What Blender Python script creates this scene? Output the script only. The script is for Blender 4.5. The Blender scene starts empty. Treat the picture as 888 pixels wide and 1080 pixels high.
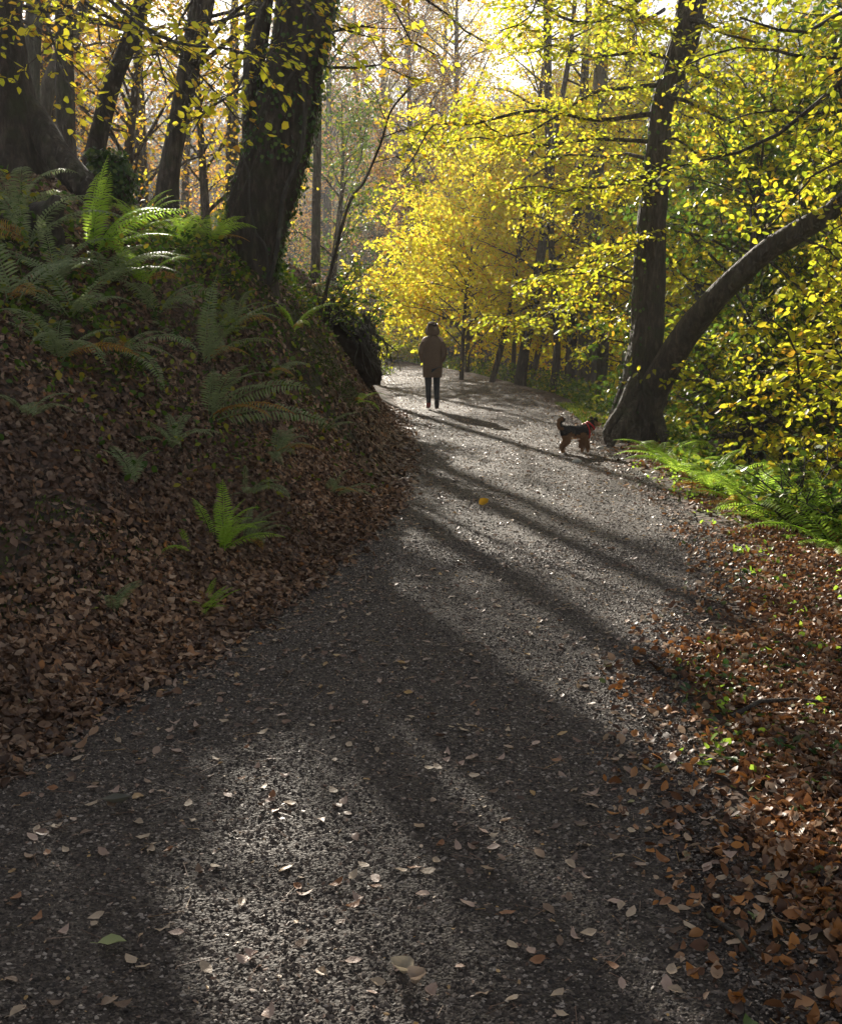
import bpy, bmesh, math, random
import numpy as np
from mathutils import Vector, Matrix, noise as mnoise

S = bpy.context.scene
COL = S.collection
# ------------------------------------------------------------------ camera
FPX = 1158.0
PITCH = math.atan(200 / FPX)
cam_d = bpy.data.cameras.new('camera')
cam = bpy.data.objects.new('camera', cam_d); COL.objects.link(cam)
cam.location = (0, 0, 1.6)
cam.rotation_euler = (math.pi / 2 - PITCH, 0, 0)
cam_d.sensor_fit = 'VERTICAL'; cam_d.sensor_height = 24
cam_d.lens = 24 * FPX / 1080
cam_d.clip_start = 0.05; cam_d.clip_end = 2000
S.camera = cam
# ------------------------------------------------------------------ light
SUN_EL, SUN_AZ = math.radians(21.5), math.radians(-15)      # azimuth measured from +Y towards +X
w = bpy.data.worlds.new('World'); S.world = w; w.use_nodes = True
nt = w.node_tree; bg = nt.nodes['Background']
sky = nt.nodes.new('ShaderNodeTexSky'); sky.sky_type = 'NISHITA'; sky.sun_disc = False
sky.sun_elevation = SUN_EL; sky.sun_rotation = SUN_AZ
sky.air_density = 1.0; sky.dust_density = 1.0; sky.ozone_density = 1.0
hsv = nt.nodes.new('ShaderNodeHueSaturation'); hsv.inputs['Saturation'].default_value = .4      # thin bright autumn cloud whitens the blue
nt.links.new(sky.outputs[0], hsv.inputs['Color']); nt.links.new(hsv.outputs[0], bg.inputs[0]); bg.inputs[1].default_value = 0.05
sd = bpy.data.lights.new('sun', 'SUN'); sd.energy = 5.0; sd.angle = math.radians(0.6); sd.color = (1.0, .92, .79)
sun = bpy.data.objects.new('sun', sd); COL.objects.link(sun)
sv = Vector((math.sin(SUN_AZ) * math.cos(SUN_EL), math.cos(SUN_AZ) * math.cos(SUN_EL), math.sin(SUN_EL)))
sun.rotation_euler = sv.to_track_quat('Z', 'Y').to_euler()
S.view_settings.view_transform = 'Standard'; S.view_settings.look = 'None'
S.view_settings.gamma = 1; S.view_settings.use_curve_mapping = False
S.view_settings.exposure = 1.35
S.cycles.use_denoising = True
S.cycles.max_bounces = 10; S.cycles.diffuse_bounces = 7; S.cycles.glossy_bounces = 2
S.cycles.transmission_bounces = 6; S.cycles.volume_bounces = 0; S.cycles.transparent_max_bounces = 8
S.cycles.sample_clamp_indirect = 6

HAZE = 0.0007
# ------------------------------------------------------------------ maths helpers
C_, S_ = math.cos(PITCH), math.sin(PITCH)
def ray(px, py):
    return np.array([px - 444.0, FPX * C_ + (540 - py) * S_, -FPX * S_ + (540 - py) * C_])
def at(px, py, Y):
    r = ray(px, py); return np.array([0, 0, 1.6]) + r * (Y / r[1])
def vnoise(x, y, seed=0):
    x = np.asarray(x, float); y = np.asarray(y, float)
    xi = np.floor(x).astype(np.int64); yi = np.floor(y).astype(np.int64)
    fx = x - xi; fy = y - yi; fx = fx * fx * (3 - 2 * fx); fy = fy * fy * (3 - 2 * fy)
    def h(a, b):
        n = (a * 374761393 + b * 668265263 + seed * 982451653) & 0xffffffff
        n = ((n ^ (n >> 13)) * 1274126177) & 0xffffffff
        return ((n ^ (n >> 16)) & 0xffff) / 65535.0
    return (h(xi, yi) * (1 - fx) + h(xi + 1, yi) * fx) * (1 - fy) + (h(xi, yi + 1) * (1 - fx) + h(xi + 1, yi + 1) * fx) * fy
def fbm(x, y, seed=0, o=4):
    t = 0; a = .5
    for k in range(o):
        t = t + a * (vnoise(x * 2 ** k, y * 2 ** k, seed + k) - .5); a *= .5
    return t
LY = [-8, 2.3, 3.78, 4.43, 5.02, 5.98, 7.36, 9.03, 10.95, 13.35, 17.07, 23.57, 31.5, 39.5, 46.3, 52, 60, 400]
LX = [-3.2, -2.1, -1.53, -1.38, -1.1, -.87, -.61, -.35, -.18, -.14, -.24, -.65, -1.14, -1.6, -3.2, -9, -24, -60]
RY = [-8, 2.3, 2.61, 3.26, 3.96, 5.02, 5.78, 6.74, 7.67, 9.77, 12.44, 15.62, 18.8, 26.2, 36.4, 47.4, 54, 62, 400]
RX = [1.5, .93, .9, .87, .91, 1.11, 1.42, 1.93, 2.1, 2.19, 2.23, 2.41, 2.61, 2.62, 1.12, -1.79, -8, -22, -58]
CY = [-8, 4, 6, 7.5, 9, 12.4, 15.4, 18.8, 26.2, 36.4, 47.4, 54, 62, 400]
CX = [5, 4.0, 3.3, 3.05, 2.85, 2.75, 3.35, 3.2, 3.1, 1.7, -1.0, -7, -21, -57]
xl = lambda Y: np.interp(Y, LY, LX); xr = lambda Y: np.interp(Y, RY, RX); xc = lambda Y: np.interp(Y, CY, CX)
def sp(x, k):                                   # soft ramp
    return np.logaddexp(0, np.clip(x / k, -40, 60)) * k
def height(X, Y):
    X = np.asarray(X, float); Y = np.asarray(Y, float)
    u = xl(Y) - X; wv = X - xc(Y)
    s = np.interp(Y, [0, 4, 6, 9, 12, 18, 24, 32, 48], [.60, .68, .80, 1.2, 1.75, 1.9, .8, .4, .2])
    crest = np.interp(Y, [0, 6, 12, 18, 26, 40], [2.2, 2.0, 1.25, 1.22, 1.4, 1.5])
    up = sp(u - .22, .11)
    a = s * np.minimum(up, 60)
    bank = s * (up - sp(up - crest, .25)) + .35 * sp(up - crest, .25)
    cap = 5.5
    bank = cap - sp(cap - bank, .6)
    bank = bank - .0
    lump = fbm(X * 1.1 + 5, Y * 1.1, 3) * .44 + fbm(X * 3.4, Y * 3.4, 9, 3) * .17
    z = bank + lump * np.clip(up * 1.4, 0, 1) + .30 * np.exp(-((X + 1.75) / .8) ** 2 - ((Y - 10.75) / .9) ** 2)
    dr = sp(wv - .1, .15)
    depth = 8.0
    z = z - (depth - sp(depth - .68 * dr, 1.0)) + fbm(X * .6, Y * .6, 31) * .6 * np.clip(dr * .6, 0, 1)
    z = z + .045 * fbm(X * 2.3, Y * 2.3, 17, 3) * np.clip((X - xr(Y)) * 2, 0, 1)
    hill = .25 * sp(Y - 60, 4) + .42 * sp(X - 24, 3) * np.clip((Y) / 20, 0, 1)
    hill = 44 - sp(44 - hill, 4)
    z = z + hill + fbm(X * .05, Y * .05, 77) * 5 * np.clip((Y - 50) / 40, 0, 1)
    z = z + .012 * fbm(X * 3, Y * 3, 55, 2)
    return z
def hit(px, py, y0=1.5, y1=300):                 # where a view ray meets the ground
    r = ray(px, py); r = r / r[1]
    Y = np.concatenate([np.arange(y0, 40, .02), np.arange(40, y1, .2)])
    X = r[0] * Y; Z = 1.6 + r[2] * Y
    k = np.nonzero(Z < height(X, Y))[0]
    k = k[0] if len(k) else len(Y) - 1
    return np.array([X[k], Y[k], float(height(X[k], Y[k]))])
def H(x, y): return float(height(x, y))

# ------------------------------------------------------------------ object helpers
class MB:
    def __init__(s): s.v = []; s.t = []; s.q = []; s.n = 0; s.tm = []; s.qm = []
    def add(s, v, t=None, q=None, m=0):
        v = np.asarray(v, float).reshape(-1, 3)
        if t is not None and len(t): s.t.append(np.asarray(t, np.int64).reshape(-1, 3) + s.n); s.tm.append(np.full(len(s.t[-1]), m))
        if q is not None and len(q): s.q.append(np.asarray(q, np.int64).reshape(-1, 4) + s.n); s.qm.append(np.full(len(s.q[-1]), m))
        s.v.append(v); s.n += len(v)
    def build(s, name, mats, parent=None, smooth=True):
        v = np.concatenate(s.v) if s.v else np.zeros((0, 3))
        t = np.concatenate(s.t) if s.t else np.zeros((0, 3), np.int64)
        q = np.concatenate(s.q) if s.q else np.zeros((0, 4), np.int64)
        me = bpy.data.meshes.new(name)
        me.vertices.add(len(v)); me.vertices.foreach_set('co', v.astype(np.float32).ravel())
        idx = np.concatenate([t.ravel(), q.ravel()]).astype(np.int32)
        me.loops.add(len(idx)); me.loops.foreach_set('vertex_index', idx)
        st = np.concatenate([np.arange(len(t)) * 3, len(t) * 3 + np.arange(len(q)) * 4]).astype(np.int32)
        me.polygons.add(len(st)); me.polygons.foreach_set('loop_start', st)
        mi = np.concatenate((s.tm or [np.zeros(0)]) + (s.qm or [np.zeros(0)])).astype(np.int32)
        if not isinstance(mats, (list, tuple)): mats = [mats]
        for m in mats: me.materials.append(m)
        me.polygons.foreach_set('material_index', mi)
        me.polygons.foreach_set('use_smooth', np.full(len(st), smooth))
        me.update(calc_edges=True); me.validate()
        o = bpy.data.objects.new(name, me); COL.objects.link(o)
        if parent is not None:
            o.parent = parent
            o.matrix_parent_inverse = Matrix.Translation(-parent.location) if parent.type == 'EMPTY' else Matrix()
        return o
def tag(o, label=None, cat=None, group=None, kind=None):
    if label: o['label'] = label
    if cat: o['category'] = cat
    if group: o['group'] = group
    if kind: o['kind'] = kind
    return o
def empty(name, loc, label, cat, group=None):
    o = bpy.data.objects.new(name, None); COL.objects.link(o); o.location = Vector([float(c) for c in loc]); o.empty_display_size = .1
    return tag(o, label, cat, group)

def tube(mb, pts, rad, sides=8, rough=0.0, seed=0, flare=None, m=0, cap=True, ridge=0):
    P = np.asarray(pts, float); n = len(P); rad = np.broadcast_to(np.asarray(rad, float), (n,))
    T = np.gradient(P, axis=0); T /= np.linalg.norm(T, axis=1)[:, None] + 1e-9
    ref = np.array([1., 0, 0]) if abs(T[0][0]) < .8 else np.array([0, 1., 0])
    U = np.cross(T[0], ref); U /= np.linalg.norm(U); Us = []
    for i in range(n):
        U = U - T[i] * np.dot(U, T[i]); U /= np.linalg.norm(U) + 1e-9; Us.append(U.copy())
    Us = np.array(Us); Vs = np.cross(T, Us)
    a = np.arange(sides) * 2 * math.pi / sides
    R = np.repeat(rad[:, None], sides, 1)
    L = np.concatenate([[0], np.cumsum(np.linalg.norm(np.diff(P, axis=0), axis=1))])
    if rough:
        A, LL = np.meshgrid(a, L)
        R = R * (1 + rough * (2.2 * fbm(np.cos(A) * 1.3 + seed * 3.1, np.sin(A) * 1.3 + LL * .9 , seed) + 1.0 * fbm(np.cos(A) * 5 + seed, np.sin(A) * 5 + LL * 2.2, seed + 5)))
    if ridge:
        A, LL = np.meshgrid(a, L)
        R = R * (1 + ridge * (2 * fbm(np.cos(A) * 9 + 40, np.sin(A) * 9 + LL * 1.1, seed + 21, 3) + 1.3 * np.abs(fbm(np.cos(A) * 4 + 9, np.sin(A) * 4 + LL * .6, seed + 33, 3))))
    if flare is not None:                        # (height, extra, lobes, phase): buttress roots at the foot
        fh, ex, lobes, ph = flare
        A, LL = np.meshgrid(a, L)
        R = R * (1 + ex * np.exp(-LL / fh) * (.45 + .55 * np.cos(lobes * A + ph) + .25 * np.cos((lobes + 2) * A + 2 * ph)))
    v = P[:, None, :] + R[..., None] * (np.cos(a)[None, :, None] * Us[:, None, :] + np.sin(a)[None, :, None] * Vs[:, None, :])
    i = np.arange(n - 1)[:, None] * sides; j = np.arange(sides)[None, :]; j2 = (j + 1) % sides
    q = np.stack([i + j, i + j2, i + sides + j2, i + sides + j], -1).reshape(-1, 4)
    v = v.reshape(-1, 3); t = None
    if cap:
        v = np.concatenate([v, P[-1:] + T[-1:] * rad[-1] * .3]); k = len(v) - 1; b = (n - 1) * sides
        t = [[b + jj, b + (jj + 1) % sides, k] for jj in range(sides)]
    mb.add(v, t, q, m)
def segs(mb, A, B, ra, rb, m=0):                 # many thin twigs at once, three-sided
    A = np.asarray(A, float); B = np.asarray(B, float)
    if len(A) == 0: return
    D = B - A; D /= np.linalg.norm(D, axis=1)[:, None] + 1e-9
    ref = np.where(np.abs(D[:, 2:3]) < .9, [[0, 0, 1.]], [[1., 0, 0]])
    U = np.cross(D, ref); U /= np.linalg.norm(U, axis=1)[:, None] + 1e-9; V = np.cross(D, U)
    vs = []
    for P, r in ((A, np.asarray(ra)), (B, np.asarray(rb))):
        r = np.broadcast_to(r, (len(A),))[:, None]
        for k in range(3):
            a = k * 2 * math.pi / 3; vs.append(P + r * (math.cos(a) * U + math.sin(a) * V))
    v = np.stack(vs, 1).reshape(-1, 3)
    b = np.arange(len(A))[:, None] * 6
    q = np.concatenate([b + np.array([[k, (k + 1) % 3, 3 + (k + 1) % 3, 3 + k]]) for k in range(3)])
    mb.add(v, None, q, m)
# leaf templates: along (a), across (b), up (c)
TC = (np.array([[0, 0], [.35, .5], [.72, .40], [1, 0], [.72, -.40], [.35, -.5]]), None, np.array([[0, 1, 2, 3], [0, 3, 4, 5]]))
fv = [[0, 0]]
for a_, w_ in ((.15, .30), (.42, .5), (.72, .38)): fv += [[a_, -w_], [a_, 0], [a_, w_]]
fv += [[1, 0]]
TF = (np.array(fv), np.array([[0, 1, 2], [0, 2, 3], [7, 10, 8], [8, 10, 9]]),
      np.array([[1, 4, 5, 2], [2, 5, 6, 3], [4, 7, 8, 5], [5, 8, 9, 6]]))
def leaves(mb, P, D, N, L, W=.62, tpl=TC, fold=.15, curl=.0, m=0, rng=None):
    P = np.asarray(P, float); n = len(P)
    if n == 0: return
    D = D / (np.linalg.norm(D, axis=1)[:, None] + 1e-9)
    B = np.cross(N, D); B /= np.linalg.norm(B, axis=1)[:, None] + 1e-9; N = np.cross(D, B)
    L = np.broadcast_to(L, (n,)); W = np.broadcast_to(W, (n,)); fold = np.broadcast_to(fold, (n,)); curl = np.broadcast_to(curl, (n,))
    uv, t, q = tpl
    a = uv[None, :, 0]; b = uv[None, :, 1] * W[:, None]
    c = fold[:, None] * np.abs(b) * 2 + curl[:, None] * ((a - .5) ** 2 * 2 + b * b * 1.2)
    if rng is not None: c = c + rng.normal(0, .035, c.shape)
    v = P[:, None, :] + L[:, None, None] * (a[..., None] * D[:, None] + b[..., None] * B[:, None] + c[..., None] * N[:, None])
    k = len(uv); o = np.arange(n)[:, None, None] * k
    mb.add(v.reshape(-1, 3), None if t is None else (t[None] + o).reshape(-1, 3), None if q is None else (q[None] + o).reshape(-1, 4), m)

# ------------------------------------------------------------------ materials
def mat(name):
    m = bpy.data.materials.new(name); m.use_nodes = True
    t = m.node_tree; b = t.nodes['Principled BSDF']; return m, t, b
def N(t, k, **kw):
    n = t.nodes.new(k)
    for a, v in kw.items(): setattr(n, a, v)
    return n
def ramp(t, stops, fac, interp='LINEAR'):
    r = N(t, 'ShaderNodeValToRGB'); e = r.color_ramp; e.interpolation = interp
    while len(e.elements) < len(stops): e.elements.new(.5)
    for i, (p, c) in enumerate(stops): e.elements[i].position = p; e.elements[i].color = (*c, 1)
    t.links.new(fac, r.inputs[0]); return r.outputs[0]
def noise(t, scale, detail=4, rough=.6, vec=None, dist=0):
    n = N(t, 'ShaderNodeTexNoise'); n.inputs['Scale'].default_value = scale; n.inputs['Detail'].default_value = detail
    n.inputs['Roughness'].default_value = rough; n.inputs['Distortion'].default_value = dist
    if vec is not None: t.links.new(vec, n.inputs['Vector'])
    return n
def mixc(t, f, a, b, mode='MIX'):
    n = N(t, 'ShaderNodeMix', data_type='RGBA', blend_type=mode)
    for sck, x in ((n.inputs[0], f), (n.inputs[6], a), (n.inputs[7], b)):
        if hasattr(x, 'links'): t.links.new(x, sck)
        elif isinstance(x, (int, float)): sck.default_value = x
        else: sck.default_value = (*x, 1)
    return n.outputs[2]
def bump(t, b, h, strength=.5, dist=.02):
    n = N(t, 'ShaderNodeBump'); n.inputs['Strength'].default_value = strength; n.inputs['Distance'].default_value = dist
    t.links.new(h, n.inputs['Height']); t.links.new(n.outputs[0], b.inputs['Normal'])
def leaf_mat(name, stops, trans=.5, rough=.45, clump=.35, clump_col=None, spec=.4):
    m, t, b = mat(name)
    g = N(t, 'ShaderNodeNewGeometry'); oc = N(t, 'ShaderNodeTexCoord')
    c = ramp(t, stops, g.outputs['Random Per Island'])
    nz = noise(t, .9, 3, .6, oc.outputs['Object'])
    if clump_col is not None:
        f = N(t, 'ShaderNodeMapRange'); f.inputs[1].default_value = .45; f.inputs[2].default_value = .62; f.inputs[4].default_value = clump
        t.links.new(nz.outputs[0], f.inputs[0])
        c = mixc(t, f.outputs[0], c, clump_col)
    t.links.new(c, b.inputs['Base Color']); b.inputs['Roughness'].default_value = rough
    b.inputs['Specular IOR Level'].default_value = spec
    if trans > 0:
        tr = N(t, 'ShaderNodeBsdfTranslucent'); mx = N(t, 'ShaderNodeMixShader'); mx.inputs[0].default_value = trans
        t.links.new(c, tr.inputs[0])
        t.links.new(b.outputs[0], mx.inputs[1]); t.links.new(tr.outputs[0], mx.inputs[2])
        t.links.new(mx.outputs[0], t.nodes['Material Output'].inputs[0])
    return m
M = {}
M['yellow'] = leaf_mat('leaf_yellow', [(0, (.62, .68, .04)), (.3, (.88, .82, .05)), (.7, (.92, .74, .05)), (.9, (.85, .50, .04)), (1, (.5, .2, .03))], .78, clump=.5, clump_col=(.78, .74, .05))
M['lime'] = leaf_mat('leaf_lime', [(0, (.30, .38, .02)), (.35, (.58, .58, .03)), (.78, (.82, .68, .04)), (1, (.62, .30, .03))], .67, clump=.6, clump_col=(.34, .42, .03))
M['green'] = leaf_mat('leaf_green', [(0, (.05, .11, .015)), (.6, (.13, .22, .02)), (.9, (.34, .36, .03)), (1, (.45, .34, .03))], .5)
M['russet'] = leaf_mat('leaf_russet', [(0, (.66, .48, .07)), (.4, (.68, .38, .08)), (.7, (.55, .24, .06)), (1, (.32, .15, .06))], .62)
M['orange'] = leaf_mat('leaf_orange', [(0, (.90, .80, .06)), (.5, (.90, .66, .05)), (1, (.75, .36, .04))], .75)
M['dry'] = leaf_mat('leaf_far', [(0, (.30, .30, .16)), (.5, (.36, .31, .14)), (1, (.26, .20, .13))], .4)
M['ivy'] = leaf_mat('leaf_ivy', [(0, (.03, .07, .015)), (.7, (.06, .12, .02)), (1, (.14, .2, .03))], .3, rough=.3, spec=.5)
M['fern'] = leaf_mat('leaf_fern', [(0, (.22, .28, .12)), (1, (.38, .44, .20))], .5, rough=.45, spec=.4)  # silvery sheen of the sky is put into the pale frond colour
M['fernlit'] = leaf_mat('leaf_fern_sunlit', [(0, (.32, .52, .05)), (1, (.52, .70, .08))], .62, rough=.45)  # sunlit copy of the fern, sunlight put into a brighter yellow-green
M['litter'] = leaf_mat('leaf_litter', [(0, (.045, .026, .017)), (.3, (.11, .060, .037)), (.6, (.21, .115, .068)), (.82, (.31, .19, .12)), (.93, (.46, .32, .22)), (1, (.46, .19, .06))], .12, rough=.5, clump=.5, clump_col=(.07, .035, .02))
M['litter_red'] = leaf_mat('leaf_litter_red', [(0, (.045, .025, .016)), (.25, (.15, .065, .03)), (.5, (.36, .15, .05)), (.68, (.58, .23, .05)), (.8, (.46, .27, .15)), (.95, (.68, .50, .34)), (.975, (.12, .18, .04)), (1, (.10, .16, .04))], .2, rough=.5, clump=.7, clump_col=(.07, .035, .02))

def bark(name, a, b_, moss=.0, scale=1.0):
    m, t, b = mat(name); oc = N(t, 'ShaderNodeTexCoord')
    mp = N(t, 'ShaderNodeMapping'); mp.inputs['Scale'].default_value = (1, 1, .28); t.links.new(oc.outputs['Object'], mp.inputs[0])
    n1 = noise(t, 14 * scale, 7, .65, mp.outputs[0], .4); n2 = noise(t, 2.2 * scale, 4, .6, oc.outputs['Object'])
    c = ramp(t, [(.35, tuple(x * .6 for x in a)), (.5, a), (.66, b_)], n1.outputs[0])
    c = mixc(t, n2.outputs[0], c, tuple(x * .55 for x in a))
    if moss:
        f = N(t, 'ShaderNodeMapRange'); f.inputs[1].default_value = .5; f.inputs[2].default_value = .65; f.inputs[4].default_value = moss
        n3 = noise(t, 3.1, 5, .65, oc.outputs['Object']); t.links.new(n3.outputs[0], f.inputs[0])
        c = mixc(t, f.outputs[0], c, (.055, .075, .02))
    t.links.new(c, b.inputs['Base Color']); b.inputs['Roughness'].default_value = .82
    v = N(t, 'ShaderNodeTexVoronoi'); v.feature = 'DISTANCE_TO_EDGE'; v.inputs['Scale'].default_value = 16 * scale; t.links.new(mp.outputs[0], v.inputs[0])
    ad = N(t, 'ShaderNodeMath', operation='ADD'); t.links.new(n1.outputs[0], ad.inputs[0]); t.links.new(v.outputs[0], ad.inputs[1])
    bump(t, b, ad.outputs[0], 1.0, .06)
    return m
M['bark'] = bark('bark_dark', (.07, .052, .038), (.19, .15, .11), .35)
M['barkgrey'] = bark('bark_grey', (.10, .085, .07), (.22, .19, .155), .35)
M['barkpale'] = bark('bark_pale', (.16, .14, .11), (.30, .27, .22), .2)
M['twig'] = bark('bark_twig', (.06, .045, .035), (.11, .085, .065))
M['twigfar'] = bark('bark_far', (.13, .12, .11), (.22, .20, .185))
# ground under the leaves
def ground_mat():
    m, t, b = mat('woodland_soil'); oc = N(t, 'ShaderNodeTexCoord'); g = N(t, 'ShaderNodeNewGeometry')
    n1 = noise(t, 2.0, 6, .65, oc.outputs['Object']); n2 = noise(t, 30, 5, .7, oc.outputs['Object'])
    v = N(t, 'ShaderNodeTexVoronoi'); v.inputs['Scale'].default_value = 22; t.links.new(oc.outputs['Object'], v.inputs[0])
    sep = N(t, 'ShaderNodeSeparateColor'); t.links.new(v.outputs['Color'], sep.inputs[0])
    c = ramp(t, [(.0, (.022, .014, .010)), (.5, (.06, .032, .018)), (.85, (.11, .055, .028)), (1, (.17, .09, .05))], sep.outputs[0])
    f = N(t, 'ShaderNodeMapRange'); f.inputs[1].default_value = .5; f.inputs[2].default_value = .62; f.inputs[4].default_value = .75; t.links.new(n1.outputs[0], f.inputs[0])
    c = mixc(t, f.outputs[0], c, mixc(t, n2.outputs[0], (.018, .016, .008), (.05, .07, .018)))
    t.links.new(c, b.inputs['Base Color']); b.inputs['Roughness'].default_value = .9
    bump(t, b, v.outputs[0], .8, .03); return m
M['soil'] = ground_mat()
def path_mat():
    m, t, b = mat('cinder_path'); oc = N(t, 'ShaderNodeTexCoord')
    v = N(t, 'ShaderNodeTexVoronoi'); v.inputs['Scale'].default_value = 95; t.links.new(oc.outputs['Object'], v.inputs[0])
    v2 = N(t, 'ShaderNodeTexVoronoi'); v2.inputs['Scale'].default_value = 34; t.links.new(oc.outputs['Object'], v2.inputs[0])
    sep = N(t, 'ShaderNodeSeparateColor'); t.links.new(v.outputs['Color'], sep.inputs[0])
    c = ramp(t, [(0, (.028, .021, .017)), (.6, (.095, .072, .056)), (.9, (.18, .14, .11)), (1, (.34, .27, .22))], sep.outputs[0])
    n1 = noise(t, 1.3, 5, .6, oc.outputs['Object']); n5 = noise(t, .55, 3, .5, oc.outputs['Object']); dk = N(t, 'ShaderNodeMapRange'); dk.inputs[1].default_value = .42; dk.inputs[2].default_value = .62; dk.inputs[4].default_value = .6; t.links.new(n5.outputs[0], dk.inputs[0])
    c = mixc(t, dk.outputs[0], c, (.03, .022, .017))
    c = mixc(t, n1.outputs[0], c, mixc(t, .6, c, (.105, .078, .060)))
    t.links.new(c, b.inputs['Base Color']); b.inputs['Roughness'].default_value = .66; b.inputs['Specular IOR Level'].default_value = .38
    n2 = noise(t, 60, 6, .75, oc.outputs['Object'])
    a1 = N(t, 'ShaderNodeMath', operation='ADD'); t.links.new(v.outputs[0], a1.inputs[0]); t.links.new(n2.outputs[0], a1.inputs[1])
    a2 = N(t, 'ShaderNodeMath', operation='ADD'); t.links.new(a1.outputs[0], a2.inputs[0]); t.links.new(v2.outputs[0], a2.inputs[1])
    bump(t, b, a2.outputs[0], 1.0, .022); return m
M['path'] = path_mat()
M['chip'] = leaf_mat('gravel_chip', [(0, (.030, .023, .018)), (.5, (.095, .070, .054)), (.85, (.21, .165, .13)), (1, (.46, .38, .31))], 0, rough=.58, spec=.36)
def plain(name, col, rough=.7, var=.25, scale=30, bmp=.3):
    m, t, b = mat(name); oc = N(t, 'ShaderNodeTexCoord'); n = noise(t, scale, 5, .6, oc.outputs['Object'])
    c = mixc(t, n.outputs[0], tuple(x * (1 - var) for x in col), tuple(min(1, x * (1 + var)) for x in col))
    t.links.new(c, b.inputs['Base Color']); b.inputs['Roughness'].default_value = rough
    bump(t, b, n.outputs[0], bmp, .01); return m

# ------------------------------------------------------------------ terrain
def grid(us, vs, fx, fy):
    U, V = np.meshgrid(us, vs); return fx(U, V), fy(U, V)
nu, nv = 420, 560
us = np.sinh(np.linspace(-5.6, 5.8, nu)) * .75 + .4
vv = np.linspace(0, 1, nv); vs = -8 + 22 * vv + 400 * vv ** 4
vs = np.sort(vs)
X, Y = np.meshgrid(us, vs); Z = height(X, Y)
Zg = Z.copy()
inpath = (X > xl(Y) + .1) & (X < xr(Y) - .1)
Z = np.where(inpath, Z - .03, Z)
i = (np.arange(nv - 1)[:, None] * nu + np.arange(nu - 1)[None]).ravel()
mb = MB(); mb.add(np.stack([X, Y, Z], -1), None, np.stack([i, i + 1, i + nu + 1, i + nu], -1))
tag(mb.build('ground', M['soil']), kind='structure')
# path sheet between its two edges
mb = MB(); na, nb_ = 60, 500
yy = -6 + 76 * np.linspace(0, 1, nb_) ** 1.6; ff = np.linspace(0, 1, na)
F_, Y = np.meshgrid(ff, yy)
el = xl(Y) - .10 + .14 * fbm(Y * 2.1, Y * 0 + 3, 41); er = xr(Y) + .10 + .14 * fbm(Y * 2.1, Y * 0 + 9, 43)
X = el + (er - el) * F_
edge = np.clip(np.minimum(F_, 1 - F_) * 14, 0, 1)
Z = height(X, Y) + .006 - .05 * (1 - edge) + .018 * fbm(X * 1.6, Y * 1.1, 61, 3)
i = (np.arange(nb_ - 1)[:, None] * na + np.arange(na - 1)[None]).ravel()
mb.add(np.stack([X, Y, Z], -1), None, np.stack([i, i + 1, i + na + 1, i + na], -1))
path = tag(mb.build('path', M['path']), kind='structure')
def pz(x, y): return H(x, y) + .006 + .018 * float(fbm(x * 1.6, y * 1.1, 61, 3))
def pzv(x, y): return height(x, y) + .006 + .018 * fbm(x * 1.6, y * 1.1, 61, 3)

# gravel chips of the near path
rng = np.random.default_rng(4)
def chips(n, ylo, yhi, smin, smax, mb):
    y = ylo + (yhi - ylo) * rng.random(n) ** 1.5; l, r = xl(y) - .1, xr(y) + .15
    x = l + (r - l) * rng.random(n)
    keep = (np.abs(x) < .40 * y + .25); x, y = x[keep], y[keep]; n = len(x)
    z = pzv(x, y)
    s = smin + (smax - smin) * rng.random(n) ** 2.5
    base = np.array([[1, 0, 0], [0, 1, 0], [-1, 0, 0], [0, -1, 0], [0, 0, 1], [0, 0, -1]], float)
    v = base[None] * (1 + rng.uniform(-.35, .35, (n, 6, 1))) + rng.normal(0, .22, (n, 6, 3))
    v[:, :, 2] *= .65
    a = rng.random(n) * 6.283; ca, sa = np.cos(a), np.sin(a)
    vx = v[:, :, 0] * ca[:, None] - v[:, :, 1] * sa[:, None]; vy = (v[:, :, 0] * sa[:, None] + v[:, :, 1] * ca[:, None]) * .8
    v = np.stack([vx, vy, v[:, :, 2]], -1) * s[:, None, None] + np.stack([x, y, z], -1)[:, None]
    t = np.array([[0, 1, 4], [1, 2, 4], [2, 3, 4], [3, 0, 4], [1, 0, 5], [2, 1, 5], [3, 2, 5], [0, 3, 5]])
    mb.add(v.reshape(-1, 3), (t[None] + np.arange(n)[:, None, None] * 6).reshape(-1, 3))
mb = MB(); chips(190000, 2.0, 8.0, .0022, .0095, mb); chips(45000, 7.0, 19, .004, .013, mb)
tag(mb.build('gravel', M['chip'], smooth=False), 'loose dark cinder gravel covering the path', 'gravel', kind='stuff')

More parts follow.
